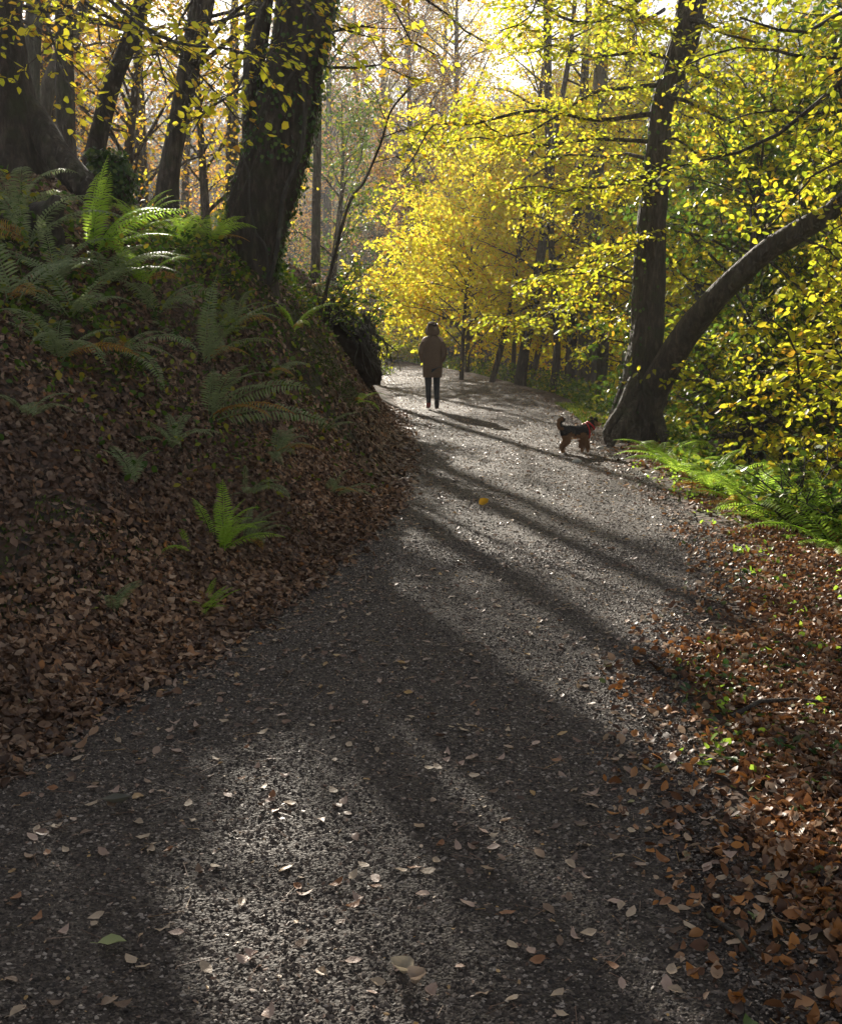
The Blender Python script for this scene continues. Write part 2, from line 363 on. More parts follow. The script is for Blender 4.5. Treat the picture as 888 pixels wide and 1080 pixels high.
# ------------------------------------------------------------------ trees
def spray(wood, foliage, rng, p0, p1, r0, leafL=.075, sub=1.0, dens=1.0, droop=.12, plane_jit=.25, plane_off=0., tpl=TC, twig_len=.42, bend=.12, wmat=0, lw=.62, leafgap=.055, taper=True):
    """one beech bough from p0 to p1 with side twigs in a flattish plane, and its leaves"""
    nj = .42 + plane_jit * .9
    p0 = np.asarray(p0, float); p1 = np.asarray(p1, float); D = p1 - p0; L = np.linalg.norm(D)
    if L < .05: return
    n = max(5, int(L / .22)); s = np.linspace(0, 1, n)
    side = np.cross(D, [0, 0, 1.]); sn = np.linalg.norm(side)
    side = side / sn if sn > 1e-3 else np.array([1., 0, 0])
    amp = L * bend
    ph = rng.random(4) * 6.28
    wob = (np.sin(s * 5 + ph[0]) - math.sin(ph[0])) * .5 + (np.sin(s * 11 + ph[1]) - math.sin(ph[1])) * .22
    wob2 = (np.sin(s * 6 + ph[2]) - math.sin(ph[2])) * .4 + (np.sin(s * 13 + ph[3]) - math.sin(ph[3])) * .2
    P = p0 + D * s[:, None] + side * (wob * amp * s)[:, None] + np.array([0, 0, 1.]) * (wob2 * amp * s * .8 - droop * L * s ** 2 + droop * L * s)[:, None]
    tube(wood, P, r0 * (1 - .88 * s ** .8) + .002, 5 if r0 < .03 else 7, .12 if r0 > .03 else 0, int(rng.integers(999)), m=wmat)
    A, B, RA, LP, LD, LN = [], [], [], [], [], []
    nt_ = int(L * 7.5 * sub)
    for k in range(nt_):
        f = .16 + .84 * (k + rng.random()) / nt_
        fi = min(f, .999) * (n - 1); i0 = int(fi); q = P[i0] + (P[i0 + 1] - P[i0]) * (fi - i0)
        T = P[i0 + 1] - P[i0]; T = T / np.linalg.norm(T)
        pl = np.array([rng.normal(0, plane_jit), rng.normal(0, plane_jit), 1.]) + side * plane_off; pl /= np.linalg.norm(pl)
        sd_ = np.cross(T, pl); sd_ /= np.linalg.norm(sd_) + 1e-9
        sg = 1 if k % 2 else -1
        d = T * (.5 + .5 * rng.random()) + sd_ * sg * (.9) + np.array([0, 0, rng.normal(-.08, .18)])
        d /= np.linalg.norm(d)
        tl = twig_len * (.55 + .9 * rng.random()) * (1.25 - .7 * f) * min(1.8, .6 + L * .25)
        ns = 3
        c = q.copy(); dd = d.copy()
        for j in range(ns):
            e = c + dd * tl / ns
            A.append(c); B.append(e); RA.append(.0045 * (1 - j / ns) + .0015)
            # forked twiglet
            if rng.random() < .8:
                s2 = np.cross(dd, pl) * (1 if j % 2 else -1); d2 = dd * .7 + s2 * .8 + np.array([0, 0, rng.normal(-.05, .15)]); d2 /= np.linalg.norm(d2)
                tl2 = tl * .38 * (.6 + .7 * rng.random()); e2 = c + (e - c) * .6
                A.append(e2); B.append(e2 + d2 * tl2); RA.append(.0022)
                nl = max(1, int(tl2 / leafgap * dens))
                for z_ in range(nl):
                    LP.append(e2 + d2 * tl2 * (z_ + rng.random()) / nl); sgn = 1 if z_ % 2 else -1
                    LD.append(d2 * .6 + np.cross(d2, pl) * sgn * .8 + np.array([0, 0, rng.normal(-.15, .25)])); LN.append(pl + rng.normal(0, nj, 3))
            nl = max(1, int(tl / ns / leafgap * dens))
            for z_ in range(nl):
                LP.append(c + (e - c) * (z_ + rng.random()) / nl); sgn = 1 if z_ % 2 else -1
                LD.append(dd * .55 + np.cross(dd, pl) * sgn * .8 + np.array([0, 0, rng.normal(-.15, .25)])); LN.append(pl + rng.normal(0, nj, 3))
            c = e; dd = dd + np.array([rng.normal(0, .12), rng.normal(0, .12), rng.normal(-.06, .1)]); dd /= np.linalg.norm(dd)
    if A: segs(wood, A, B, np.array(RA), np.array(RA) * .55, wmat)
    if LP and dens > 0:
        LL = leafL * rng.uniform(.65, 1.2, len(LP))
        leaves(foliage, LP, np.array(LD), np.array(LN), LL, lw * rng.uniform(.8, 1.1, len(LP)), tpl, rng.uniform(0, .3, len(LP)), rng.normal(0, .25, len(LP)))
ALLTREES = []
def trunk_pts(ctrl, n=40):                       # smooth curve through control points [(x,y,z,r)...]
    c = np.array(ctrl, float); t = np.linspace(0, len(c) - 1, n)
    k = np.arange(len(c)); out = np.empty((n, 4))
    for d in range(4):
        y = c[:, d]; m = np.gradient(y) if len(c) > 2 else np.full(len(c), y[-1] - y[0])
        i = np.minimum(t.astype(int), len(c) - 2); f = t - i
        out[:, d] = (2 * f ** 3 - 3 * f ** 2 + 1) * y[i] + (f ** 3 - 2 * f ** 2 + f) * m[i] + (-2 * f ** 3 + 3 * f ** 2) * y[i + 1] + (f ** 3 - f ** 2) * m[i + 1]
    return out[:, :3], out[:, 3]
def px_ctrl(lst, Y0):
    """pixel polyline (px, py, width_px, depth offset) -> trunk control points at real depth"""
    o = []
    for p in lst:
        Y = Y0 + (p[3] if len(p) > 3 else 0); q = at(p[0], p[1], Y); o.append((*q, p[2] / FPX * Y / 2))
    return o
def tree(ctrl, label, leaf='yellow', barkm='bark', nb=26, zlo=.25, blen=2.5, leafL=.075, dens=1., sub=1., sides=14, rough=.10, flare=(.35, .7, 5, 1.), seed=1, group=None, name='beech_tree', topup=None, extra=(), limbs=(), azc=None, azs=3.14, droop=.12, twig_len=.42, bend=.14, pj=.25, rsd=.22, rise=.25, cat='tree'):
    rng = np.random.default_rng(seed)
    ctrl = [tuple(c) for c in ctrl]
    if topup:                                    # carry the trunk on above the picture
        a, b = np.array(ctrl[-2][:3]), np.array(ctrl[-1][:3]); d = (b - a) / np.linalg.norm(b - a); d[2] = abs(d[2]) + .3; d /= np.linalg.norm(d)
        r = ctrl[-1][3]; ctrl += [(*(b + d * topup * .5), r * .7), (*(b + d * topup), r * .2)]
    zb = H(ctrl[0][0], ctrl[0][1])
    root = empty(name, (ctrl[0][0], ctrl[0][1], min(ctrl[0][2], zb)), label, cat, group)
    ctrl[0] = (ctrl[0][0], ctrl[0][1], min(ctrl[0][2], zb) - .25, ctrl[0][3])
    wood = MB(); fol = MB()
    P, R = trunk_pts(ctrl, 60)
    if sides > 24:
        P3, R3 = trunk_pts(ctrl, 200); tube(wood, P3, np.maximum(R3, .008), sides * 2, rough, seed, flare=flare, ridge=.05)
    else: tube(wood, P, np.maximum(R, .008), sides, rough, seed, flare=flare)
    for k in range(nb):
        f = zlo + (1 - zlo) * ((k + rng.random()) / max(nb, 1)); i = min(int(f * 59), 58)
        az = (rng.random() * 2 - 1) * azs + (azc if azc is not None else 0)
        bl = blen * (.4 + 1.0 * rng.random()) * (1.15 - .5 * (f - zlo) / (1 - zlo))
        up = rise + rng.normal(0, rsd) + .35 * f
        d = np.array([math.sin(az), math.cos(az), up]); d /= np.linalg.norm(d)
        spray(wood, fol, rng, P[i], P[i] + d * bl, min(R[i] * .42, .012 * bl + .006), leafL, sub, dens, droop=droop, twig_len=twig_len, bend=bend, plane_jit=pj, plane_off=rng.normal(0, pj * .6))
    for (a, b, r0, kw) in extra:
        spray(wood, fol, rng, a, b, r0, **{**dict(leafL=leafL, sub=sub, dens=dens), **kw})
    wood.build('trunk', M[barkm], root)
    if fol.n: fol.build('crown', M[leaf], root)
    for (lc, lsides, lb, lbl) in limbs:          # heavy limbs that read as stems of their own
        lm = MB(); P2, R2 = trunk_pts(lc, 44); tube(lm, P2, R2, lsides, rough * .9, seed + 7, flare=None)
        lo = lm.build('limb', M[barkm], root)
        if lbl: lo['label'] = lbl
    ALLTREES.append(root)
    return root

#EOF_PART1
# ---- left bank trees
G_L = 'old beeches standing on the left bank'
A = px_ctrl([(14, 205, 92), (2, 150, 74), (-4, 90, 70), (-12, 30, 68), (-18, -40, 66)], 11.5)
tA = tree(A, 'massive dark trunk at the top left corner with a root spreading down the bank', leaf='yellow', nb=0, topup=4, seed=11, rough=.18, sides=36,
     flare=(.9, .55, 3, .4), dens=.5, leafL=.08,
     extra=[(at(-20, -60, 11.2), at(150, 95, 8.2), .03, dict(dens=.45, sub=.8, twig_len=.5)), (at(-20, -80, 11), at(60, 120, 8.6), .026, dict(dens=.45, sub=.8)),
            (at(0, -90, 11), at(285, 60, 7.6), .03, dict(dens=.45, sub=.75, twig_len=.5)), (at(-10, 20, 11.2), at(105, 60, 10), .02, dict(dens=.5)),
            (at(10, -70, 11), at(215, 150, 8.6), .028, dict(dens=.4, sub=.7, twig_len=.45)), (at(-60, -90, 10.5), at(25, 215, 9), .024, dict(dens=.35, sub=.6)),
            (at(-10, -60, 11), at(120, 20, 9.4), .02, dict(dens=.5))],
     limbs=[(px_ctrl([(12, 95, 26), (38, 130, 30), (62, 165, 30, -.2), (88, 196, 30, -.4), (112, 214, 14, -.6)], 11.4), 14, 0, 'heavy surface root curving down the bank')])
B = px_ctrl([(92, 205, 34), (98, 176, 22), (110, 120, 18), (120, 85, 17), (138, 40, 16), (156, -20, 15)], 12.6)
tree(B, 'slim dark trunk leaning right, just right of the massive corner trunk', leaf='yellow', nb=10, zlo=.55, blen=1.7, dens=.45, sub=.8, topup=3, seed=12, flare=(.3, .3, 4, 0))
C = px_ctrl([(172, 228, 28), (178, 190, 22), (185, 150, 20), (194, 100, 21), (203, 55, 22), (214, 0, 23), (218, -40, 22)], 14.5)
tree(C, 'straight mid-sized trunk speckled with hanging yellow leaves, second left of the big leaning beech', leaf='yellow', nb=12, zlo=.4, blen=1.9, dens=.45, sub=.8, topup=3, seed=13, flare=(.35, .3, 4, 0))
tree(px_ctrl([(30, 175, 20), (33, 90, 17), (36, 30, 16), (38, -40, 16)], 19), 'thin upright pale trunk behind the massive corner trunk', leaf='russet', barkm='barkpale', nb=12, zlo=.3, blen=2.2, dens=.5, sub=.7, topup=3, seed=14)
tree(px_ctrl([(28, 190, 16), (48, 110, 16), (64, 60, 15), (82, 24, 14), (105, -30, 13)], 20), 'pale trunk slanting up to the right between the corner trunk and the slim leaning one', leaf='russet', barkm='barkpale', nb=12, zlo=.3, blen=2.2, dens=.5, sub=.7, topup=3, seed=15)
D = px_ctrl([(254, 312, 72), (259, 280, 62), (272, 230, 64), (286, 180, 64), (302, 120, 60), (312, 60, 58), (321, 5, 58), (332, -50, 56)], 11.2)
D2 = px_ctrl([(262, 250, 22), (262, 195, 22), (266, 140, 20), (269, 80, 18), (277, 30, 16), (284, -30, 15)], 11.3)
ex = []
rD = np.random.default_rng(5)
for (a, b, Ya, Yb, r) in [((300, -60), (250, 130), 11.6, 8.4, .03), ((320, -70), (205, 60), 11.6, 8.8, .03), ((330, -40), (330, 60), 11.4, 9.2, .02), ((270, 10), (150, 85), 11.9, 10.2, .02),
                          ((330, 40), (420, 30), 12, 12.5, .018), ((335, -60), (470, 60), 12, 10.6, .022), ((330, 20), (400, 62), 11.3, 12.2, .014), ((340, -60), (505, 40), 12, 11, .025), ((335, -80), (440, -8), 11.8, 9.5, .02), ((262, 90), (190, 130), 11.9, 10.8, .012),
                          ((318, 70), (450, 88), 12.1, 12.8, .02), ((300, 30), (255, 75), 11.6, 9.6, .014)]:
    ex.append((at(*a, Ya), at(*b, Yb), r, dict(dens=.42, sub=.8)))
tD = tree(D, 'great ivy-edged beech leaning right on the bank top above the path bend', leaf='yellow', nb=0, topup=4, seed=16, rough=.17, sides=48, flare=(.35, .20, 4, .9), leafL=.076,
     extra=ex, limbs=[(D2, 14, 0, 'narrower second stem hugging the left side')])
# ivy, dead vines of the great beech
mb = MB(); rng = np.random.default_rng(8)
P, R = trunk_pts(D, 60)
def clad(mb, P, R, n, flo, fhi, side, spread, L, rng, off=.03, tpl=TC):
    f = flo + (fhi - flo) * rng.random(n) ** 1.3; i = np.clip((f * (len(P) - 1)).astype(int), 0, len(P) - 2)
    a = side + rng.normal(0, spread, n); rr = R[i] * 1.02 + rng.exponential(off, n)
    q = P[i] + (P[i + 1] - P[i]) * rng.random(n)[:, None] + np.stack([np.cos(a) * rr, np.sin(a) * rr, np.zeros(n)], -1)
    out = np.stack([np.cos(a), np.sin(a), np.full(n, .4)], -1) + rng.normal(0, .35, (n, 3))
    leaves(mb, q, np.stack([rng.normal(0, .6, n), rng.normal(0, .6, n), -np.ones(n)], -1), out, L * rng.uniform(.6, 1.2, n), .85, tpl, .1)
clad(mb, P, R, 900, 0, .75, math.pi, .35, .05, rng); clad(mb, P, R, 1000, .1, .95, .0, .32, .045, rng, .03); clad(mb, P, R, 500, .45, 1, -1.6, 1.2, .045, rng)
mb.build('ivy', M['ivy'], tD)
mb = MB()
for k, (a0, c) in enumerate([(0.1, [(325, 0), (318, 60), (322, 110), (318, 160), (300, 205), (293, 260), (283, 300)]), (0, [(245, 150), (262, 180), (263, 215), (270, 245), (281, 262), (283, 300)]), (0, [(300, 90), (316, 65), (322, 40), (340, 20)])]):
    pts = [at(x, y, 10.80) for x, y in c]; cc = [(*p, .012 if k else .022) for p in pts]
    PP, RR = trunk_pts(cc, 36); tube(mb, PP, RR, 6, .2, k)
mb.build('vine', M['barkgrey'], tD)
# bare sapling arching out beside it
tree(px_ctrl([(330, 275, 4), (365, 225, 3.4), (385, 190, 3), (402, 150, 2.6), (412, 118, 2.2), (432, 92, 1.5)], 14), 'thin bare sapling arching right from the foot of the great leaning beech', nb=5, zlo=.45, blen=.8, dens=.25, seed=18, flare=None, name='sapling', rough=.05, leaf='yellow', sides=6, twig_len=.25, cat='sapling')
# ivy covered stump
q = at(115, 222, 12.0); q[2] = H(q[0], q[1]); st = empty('tree_stump', q, 'round-topped stump smothered in dark ivy, left of the mid-sized trunk', 'stump')
mb = MB(); sc_ = q[1] / FPX; Hs = (222 - 172) * sc_; Ps = np.array([q + [0, 0, -.2], q + [0, 0, Hs * .3], q + [.03, 0, Hs * .7], q + [.02, 0, Hs]]); tube(mb, Ps, [22 * sc_, 20 * sc_, 21 * sc_, 12 * sc_], 14, .2, 3); mb.build('trunk', M['bark'], st)
mb = MB(); P_, R_ = trunk_pts([(*p, r) for p, r in zip(Ps, [22 * sc_, 20 * sc_, 21 * sc_, 14 * sc_])], 20)
clad(mb, P_, R_, 1800, .05, 1, 0, 3, .05, rng, .035)
n = 500; a = rng.random(n) * 6.28; r = 20 * sc_ * np.sqrt(rng.random(n)); leaves(mb, q + np.stack([np.cos(a) * r, np.sin(a) * r, Hs + .05 + rng.normal(0, .03, n)], -1), rng.normal(0, 1, (n, 3)), np.array([0, 0, 1]) + rng.normal(0, .4, (n, 3)), .05, .85, TC, .1)
mb.build('ivy', M['ivy'], st)
# broken snag with a log, left
q = hit(46, 258); sg = empty('broken_log', q, 'rotten broken log with an upright snag, lying among the ferns on the left bank', 'log')
mb = MB(); tube(mb, [q + [0, 0, -.3], q + [.02, 0, .1], q + [.0, 0, .25], at(56, 222, q[1] - .1), at(62, 208, q[1] - .1)], [.16, .13, .11, .09, .05], 10, .35, 4)
tube(mb, [at(-30, 255, q[1] + .2), at(0, 240, q[1] + .1), at(35, 243, q[1]), at(62, 250, q[1] - .1)], [.12, .12, .11, .07], 10, .3, 6); mb.build('log', M['bark'], sg)

# ---- centre and right: slender stems beyond the path
G_R = 'slender trees along the far right edge of the path'
def slim(pts, Y, label, seed, leaf='yellow', **kw):
    k = dict(nb=26, zlo=.15, blen=2.2, dens=.8, sub=1.0, topup=3, flare=(.3, .3, 4, 0), sides=8, leafL=.095, twig_len=.5, group=None, rise=.25, droop=.15, bend=.18, pj=.6, rsd=.4); k.update(kw)
    return tree(px_ctrl(pts, Y), label, leaf=leaf, seed=seed, **k)
slim([(516, 402, 6), (530, 360, 6), (541, 310, 5.5), (550, 240, 5), (560, 165, 5), (572, 80, 4)], 30, 'thinnest dark stem leaning right, first to the right of the walker', 21, nb=34, zlo=.1)
slim([(547, 404, 13), (553, 370, 11), (562, 330, 10), (567, 290, 10), (574, 240, 9.5), (579, 180, 9), (578, 100, 8), (577, 20, 8)], 29, 'taller dark stem with a bowed foot, second to the right of the walker', 22, nb=34)
slim([(583, 410, 10), (587, 370, 8), (585, 320, 7), (581, 240, 7), (583, 160, 6), (600, 60, 5), (606, 0, 4)], 27, 'thin stem close behind the bowed-foot stem, touching it higher up', 23, nb=30)
slim([(556, 400, 6), (570, 360, 6), (582, 330, 6), (600, 260, 6), (620, 160, 5)], 34, 'pale thin stem slanting right behind the bowed-foot stem', 24, barkm='barkpale', nb=30, zlo=.1)
slim([(603, 414, 12), (603, 370, 11), (604, 330, 11), (607, 250, 10), (612, 150, 9), (618, 50, 8)], 31, 'grey left-hand trunk of the close-set three beyond the dog', 25, barkm='barkgrey', zlo=.25)
slim([(617, 418, 22), (619, 370, 20), (621, 330, 20), (625, 250, 18), (630, 150, 16), (634, 50, 14)], 30, 'thickest, pale grey middle trunk of the close-set three beyond the dog', 26, barkm='barkpale', zlo=.25)
slim([(628, 420, 18), (634, 370, 15), (641, 330, 14), (650, 250, 13), (658, 150, 12), (664, 50, 10)], 32, 'grey right-hand trunk leaning outward in the close-set three beyond the dog', 27, barkm='barkgrey', zlo=.25)
slim([(652, 418, 8), (662, 350, 7), (672, 290, 7), (690, 210, 6), (716, 120, 5)], 24, 'thin pale stem leaning right just left of the two-stemmed beech', 28, barkm='barkpale', leaf='yellow', nb=24)
# understorey trees that carry the glowing yellow curtain
yc = [(492, 395, 36, 4.6, 'yellow', 'low bushy yellow beech directly right of the walker, reaching over the bend'),
      (505, 398, 40, 6.5, 'yellow', 'young yellow beech behind the thinnest dark stem'),
      (560, 400, 44, 8.5, 'orange', 'orange-tinted beech behind the bowed-foot stem'),
      (640, 420, 40, 9.0, 'yellow', 'tall yellow beech behind the close-set three trunks'),
      (486, 396, 31, 3.0, 'yellow', 'small yellow beech filling the gap between the walker and the thinnest stem'),
      (540, 404, 33, 4.6, 'yellow', 'yellow beech sapling crowding low behind the first two dark stems'), (595, 410, 36, 5.5, 'orange', 'orange-yellow beech sapling low behind the close-set three trunks'),
      (600, 415, 55, 12, 'yellow', 'farthest tall yellow beech behind the right-hand stems')]
for k, (px, py, Yd, hh, lf, lb) in enumerate(yc):
    b = at(px, py, Yd); g = H(b[0], b[1]); b[2] = g
    top = 1.6 + hh + rng.random(); r = .035 + .009 * hh
    tree([(b[0], b[1], g, r), (b[0] + .1, b[1], g + (top - g) * .35, r * .8), (b[0] + .3, b[1] + .2, g + (top - g) * .7, r * .5), (b[0] + .3, b[1], top, .02)], lb, leaf=lf, nb=34, zlo=max(.1, (1.2 - g) / (top - g) * .8), blen=3.0 + hh * .08,
         leafL=.13, sub=.75, dens=.7, seed=40 + k, sides=8, twig_len=.8, rise=.3, droop=.2, bend=.2, pj=.75, rsd=.45, name='young_beech')
# ---- the two-stemmed beech on the right edge of the path
E_ = px_ctrl([(664, 474, 58), (668, 440, 50), (675, 405, 41), (681, 360, 36), (684, 300, 32), (686, 250, 29), (691, 200, 28), (694, 150, 25), (698, 110, 24), (712, 70, 27), (724, 30, 28), (733, -20, 28)], 15.2)
E2 = px_ctrl([(678, 452, 32), (688, 414, 32, -.1), (706, 380, 29, -.4), (728, 346, 27, -.7), (755, 314, 25, -1.0), (782, 288, 23, -1.2), (812, 262, 22, -1.4), (843, 243, 22, -1.7), (874, 224, 19, -2.0), (925, 180, 15, -2.4)], 15.1)
ex = []
for (a, b, Ya, Yb, r, kw) in [((690, 120), (400, 192), 15.2, 13, .035, {}), ((690, 185), (520, 205), 15.2, 12.6, .03, {}), ((685, 255), (545, 300), 15.2, 13, .03, {}), ((682, 300), (560, 300), 15.2, 15.4, .02, {}),
        ((694, 90), (500, 110), 15.2, 13.5, .03, {}), ((700, 60), (560, 60), 15.2, 13.6, .03, {}), ((715, 40), (600, -10), 15.2, 14, .03, {}), ((690, 170), (560, 150), 15.2, 16.8, .03, {}),
        ((695, 100), (830, 150), 15.2, 12.8, .03, {}), ((690, 150), (770, 175), 15.2, 13.5, .024, {}), ((720, 20), (840, 60), 15.2, 13, .03, {}), ((715, 60), (790, 110), 15.2, 13, .025, {}),
        ((690, 220), (630, 190), 15.2, 13.6, .02, {}), ((690, 240), (610, 270), 15.2, 14.2, .02, {}), ((700, 10), (640, 50), 15.2, 12.6, .025, {}), ((805, 270), (880, 330), 13.8, 12.8, .025, {}), ((770, 300), (800, 380), 14.1, 13.2, .018, {}),
        ((840, 250), (900, 290), 13.3, 13.6, .02, {}), ((840, 250), (850, 190), 13.3, 13.2, .02, {}), ((730, -20), (480, 60), 15, 12.4, .035, {}), ((730, -30), (520, -10), 15, 13.4, .035, {}), ((690, 150), (470, 150), 15.2, 14.6, .03, {}), ((684, 320), (600, 372), 15.2, 17.5, .016, {}), ((685, 275), (520, 335), 15.2, 18, .022, {}), ((686, 250), (600, 330), 15.2, 16.4, .018, {})]:
    ex.append((at(*a, Ya), at(*b, Yb), r, dict(dict(dens=1.15, sub=1.2, droop=float(rD.uniform(-.05, .2)), bend=float(rD.uniform(.1, .26)), plane_jit=.4, plane_off=float(rD.normal(0, .3))), **kw)))
tE = tree(E_, 'big dark two-stemmed beech at the right edge of the path, beside the dog', leaf='lime', nb=0, topup=4, seed=31, rough=.2, sides=36, flare=(.4, .30, 4, 2.2), extra=ex, leafL=.068,
     limbs=[(E2, 20, 0, 'thick second stem sweeping up to the right')])
mb = MB(); P, R = trunk_pts(E_, 60); clad(mb, P, R, 500, .1, .8, math.pi * .9, .8, .05, rng); mb.build('ivy', M['ivy'], tE)
mb = MB()                                         # knotted roots at its left foot
for k, c in enumerate([[(672, 412), (664, 432), (654, 450), (640, 464)], [(668, 400), (655, 430), (640, 455), (646, 476)], [(690, 430), (700, 460), (716, 482), (724, 500)], [(670, 450), (668, 470), (680, 492)]]):
    pts = [at(x, y, 14.95 - .25 * j) for j, (x, y) in enumerate(c)]; pts[-1][2] = H(*pts[-1][:2]) - .05
    PP, RR = trunk_pts([(*p, .085 - .012 * j) for j, p in enumerate(pts)], 30); tube(mb, PP, RR, 8, .3, k + 2)
mb.build('root', M['bark'], tE)
# ---- beech off the right edge whose boughs reach in with larger, nearer leaves
Fx = [(5.6, 9.4, H(5.6, 9.4), .26), (5.5, 9.4, 1.5, .22), (5.3, 9.6, 4.2, .19), (5.2, 9.7, 7, .16)]
ex = []
for (a, b, Ya, Yb, r) in [((1060, 40), (722, 166), 9.4, 9.0, .045), ((1060, 0), (760, 30), 9.4, 9.2, .04), ((1050, 130), (800, 245), 9.4, 8.6, .03), ((1060, 330), (865, 400), 9.3, 7.8, .02),
                          ((1060, -60), (820, -10), 9.4, 8.4, .035), ((1060, -40), (680, 20), 9.5, 10.2, .04), ((1060, 200), (870, 250), 9.4, 9.6, .028), ((1050, 60), (845, 90), 9.4, 8.0, .03), ((1060, 330), (900, 370), 9.3, 7.2, .02),
                          ((1060, 90), (760, 120), 9.4, 10.6, .03), ((1060, 10), (740, 80), 9.4, 11, .03), ((1060, -90), (740, -30), 9.4, 10, .03)]:
    ex.append((at(*a, Ya), at(*b, Yb), r, dict(dens=.95, sub=1.0, droop=.08, bend=float(rD.uniform(.1, .2)), plane_jit=.35)))
tree(Fx, 'beech off to the right whose dark boughs reach across the top right corner', leaf='lime', nb=0, seed=33, extra=ex, leafL=.070)
# ---- trees rooted down the right-hand slope
sl = [(800, 5.2, 19, 8, 'lime'), (870, 7.5, 17, 8.5, 'green'), (740, 6.2, 25, 10, 'lime'), (830, 9, 26, 11, 'lime'), (900, 11, 24, 12, 'green'), (700, 8, 33, 11, 'yellow'),
      (770, 12, 34, 13, 'lime'), (850, 14, 36, 15, 'lime'), (690, 14, 46, 16, 'yellow'), (790, 20, 50, 17, 'orange'), (880, 23, 48, 18, 'lime'), (785, 5.5, 17.5, 5.5, 'green'), (840, 4.6, 18.5, 6, 'green'), (960, 5.5, 13, 5, 'lime')]
desc = ['yellow-green', 'dense green', 'slender yellow-green', 'wide yellow-green', 'dull green', 'bright yellow', 'tall yellow-green', 'far tall yellow-green', 'far pale yellow', 'far orange', 'far greenish', 'small green', 'small dark green', 'small spreading yellow-green']
where = ['below the sweeping second stem', 'at the right edge of the photo, halfway down', 'directly behind the two-stemmed beech', 'right of the sweeping stem, farther down the slope', 'at the far right in the deep shade', 'left of the two-stemmed beech',
         'behind the sweeping stem near its middle', 'behind the boughs of the top right corner', 'high behind the upright stem', 'high in the gap right of the upright stem', 'in the upper right corner', 'beside the foot of the two-stemmed beech', 'just beyond the bright fern row', 'at the right edge beyond the ferns']
for k, (px, x_, Yd, ht, lf) in enumerate(sl):
    x_ = (px - 444) / FPX * Yd; g = H(x_, Yd); r = .07 + .014 * ht; top = g + ht; ln = .3 * math.sin(k * 2.3)
    tree([(x_, Yd, g, r), (x_ + ln * .3, Yd, g + ht * .3, r * .8), (x_ + ln, Yd + .2, g + ht * .65, r * .5), (x_ + ln * 1.5, Yd, top, .015)], f'{desc[k]} tree rooted down the slope, {where[k]}', leaf=lf, nb=int(30 + ht * 1.2), zlo=.2, blen=2.2 + ht * .09,
         leafL=.075 + .0016 * Yd, sub=.8, dens=.8, seed=60 + k, sides=8, twig_len=.6, rise=.35, droop=.2, bend=.2, pj=.75, rsd=.45, barkm='bark' if k % 2 else 'barkgrey', name='slope_tree')
for k, (x_, Y_, r_, ht, l_, lb) in enumerate([(-3.05, 20, .15, 10, .25, 'dark trunk close behind the great leaning beech, mostly hidden by it'), (-3.95, 26, .18, 12, .3, 'slim trunk farther behind the great leaning beech, mostly hidden by it'),
        (-2.75, 29, .14, 11, .2, 'thin trunk glimpsed right of the great leaning beech, beyond the bank'), (-5.9, 19, .17, 10, .3, 'dark trunk in the gap left of the great leaning beech'), (-5.6, 33, .22, 12, .3, 'farther trunk in the gap left of the great leaning beech')]):
    g = H(x_, Y_)
    tree([(x_, Y_, g, r_), (x_ + l_ * .3, Y_, g + ht * .3, r_ * .85), (x_ + l_, Y_, g + ht * .65, r_ * .6), (x_ + l_ * 1.6, Y_, g + ht, .03)], lb, leaf='yellow' if k == 3 else 'russet', nb=14 if k == 3 else 8, zlo=.62 if k == 3 else .5, blen=2.2, dens=.5 if k == 3 else .3, sub=.7, seed=140 + k, sides=8, rise=.6, droop=.15, bend=.2, pj=.6, rsd=.4, name='woodland_tree')
# ---- hazy trees behind the left bank and over the bend
hz = [(350, 34, 7.5, 'green', 'small green-leaved tree just right of the great leaning beech', .06), (400, 56, 8, 'russet', 'bare-twigged russet tree rising over the path bend', .0), (330, 56, 9, 'russet', 'hazy russet tree behind the foot of the great leaning beech', .0),
      (225, 26, 7.0, 'orange', 'orange-yellow tree glowing between the mid-sized trunk and the great leaning beech', 1), (140, 24, 7, 'orange', 'orange-yellow tree glowing between the slim leaning trunk and the mid-sized trunk', 0), (75, 27, 8, 'russet', 'russet tree glowing in the gap beside the massive corner trunk', 0),
      (430, 75, 12, 'dry', 'far pale tree standing in the haze above the walker', 0), (352, 70, 13, 'dry', 'far pale tree in the haze right of the great leaning beech', 0), (200, 40, 11, 'russet', 'hazy tree behind the mid-sized trunk', 0), (110, 42, 11, 'dry', 'hazy tree behind the slim leaning trunk', 0), (455, 66, 9, 'russet', 'hazy russet tree at the left edge of the yellow curtain', 0),
      (345, 66, 26, 'russet', 'tall hazy russet tree in the sky gap close to the great leaning beech', 0), (402, 74, 28, 'dry', 'tallest pale tree in the middle of the sky gap', 0), (440, 68, 25, 'russet', 'sparse russet tree in the right half of the sky gap', 0), (482, 74, 29, 'orange', 'tall orange tree at the right side of the sky gap', 0), (462, 92, 30, 'dry', 'tall thin-crowned tree rising into the sky gap left of the right-hand stems', 0), (300, 84, 30, 'dry', 'tall hazy tree whose top shows between the stems of the great leaning beech', 0), (385, 94, 30, 'dry', 'tall twiggy tree filling the sky gap right of the great leaning beech', 0), (160, 36, 15, 'russet', 'tall russet tree rising between the two slimmer trunks of the bank', 0), (60, 34, 14, 'russet', 'tall russet tree showing against the sky at the top left', 0),
      (20, 38, 10, 'russet', 'hazy russet tree at the far top left', 0), (410, 85, 19, 'dry', 'flat-topped pale tree on the far skyline between the two big beeches', 0)]
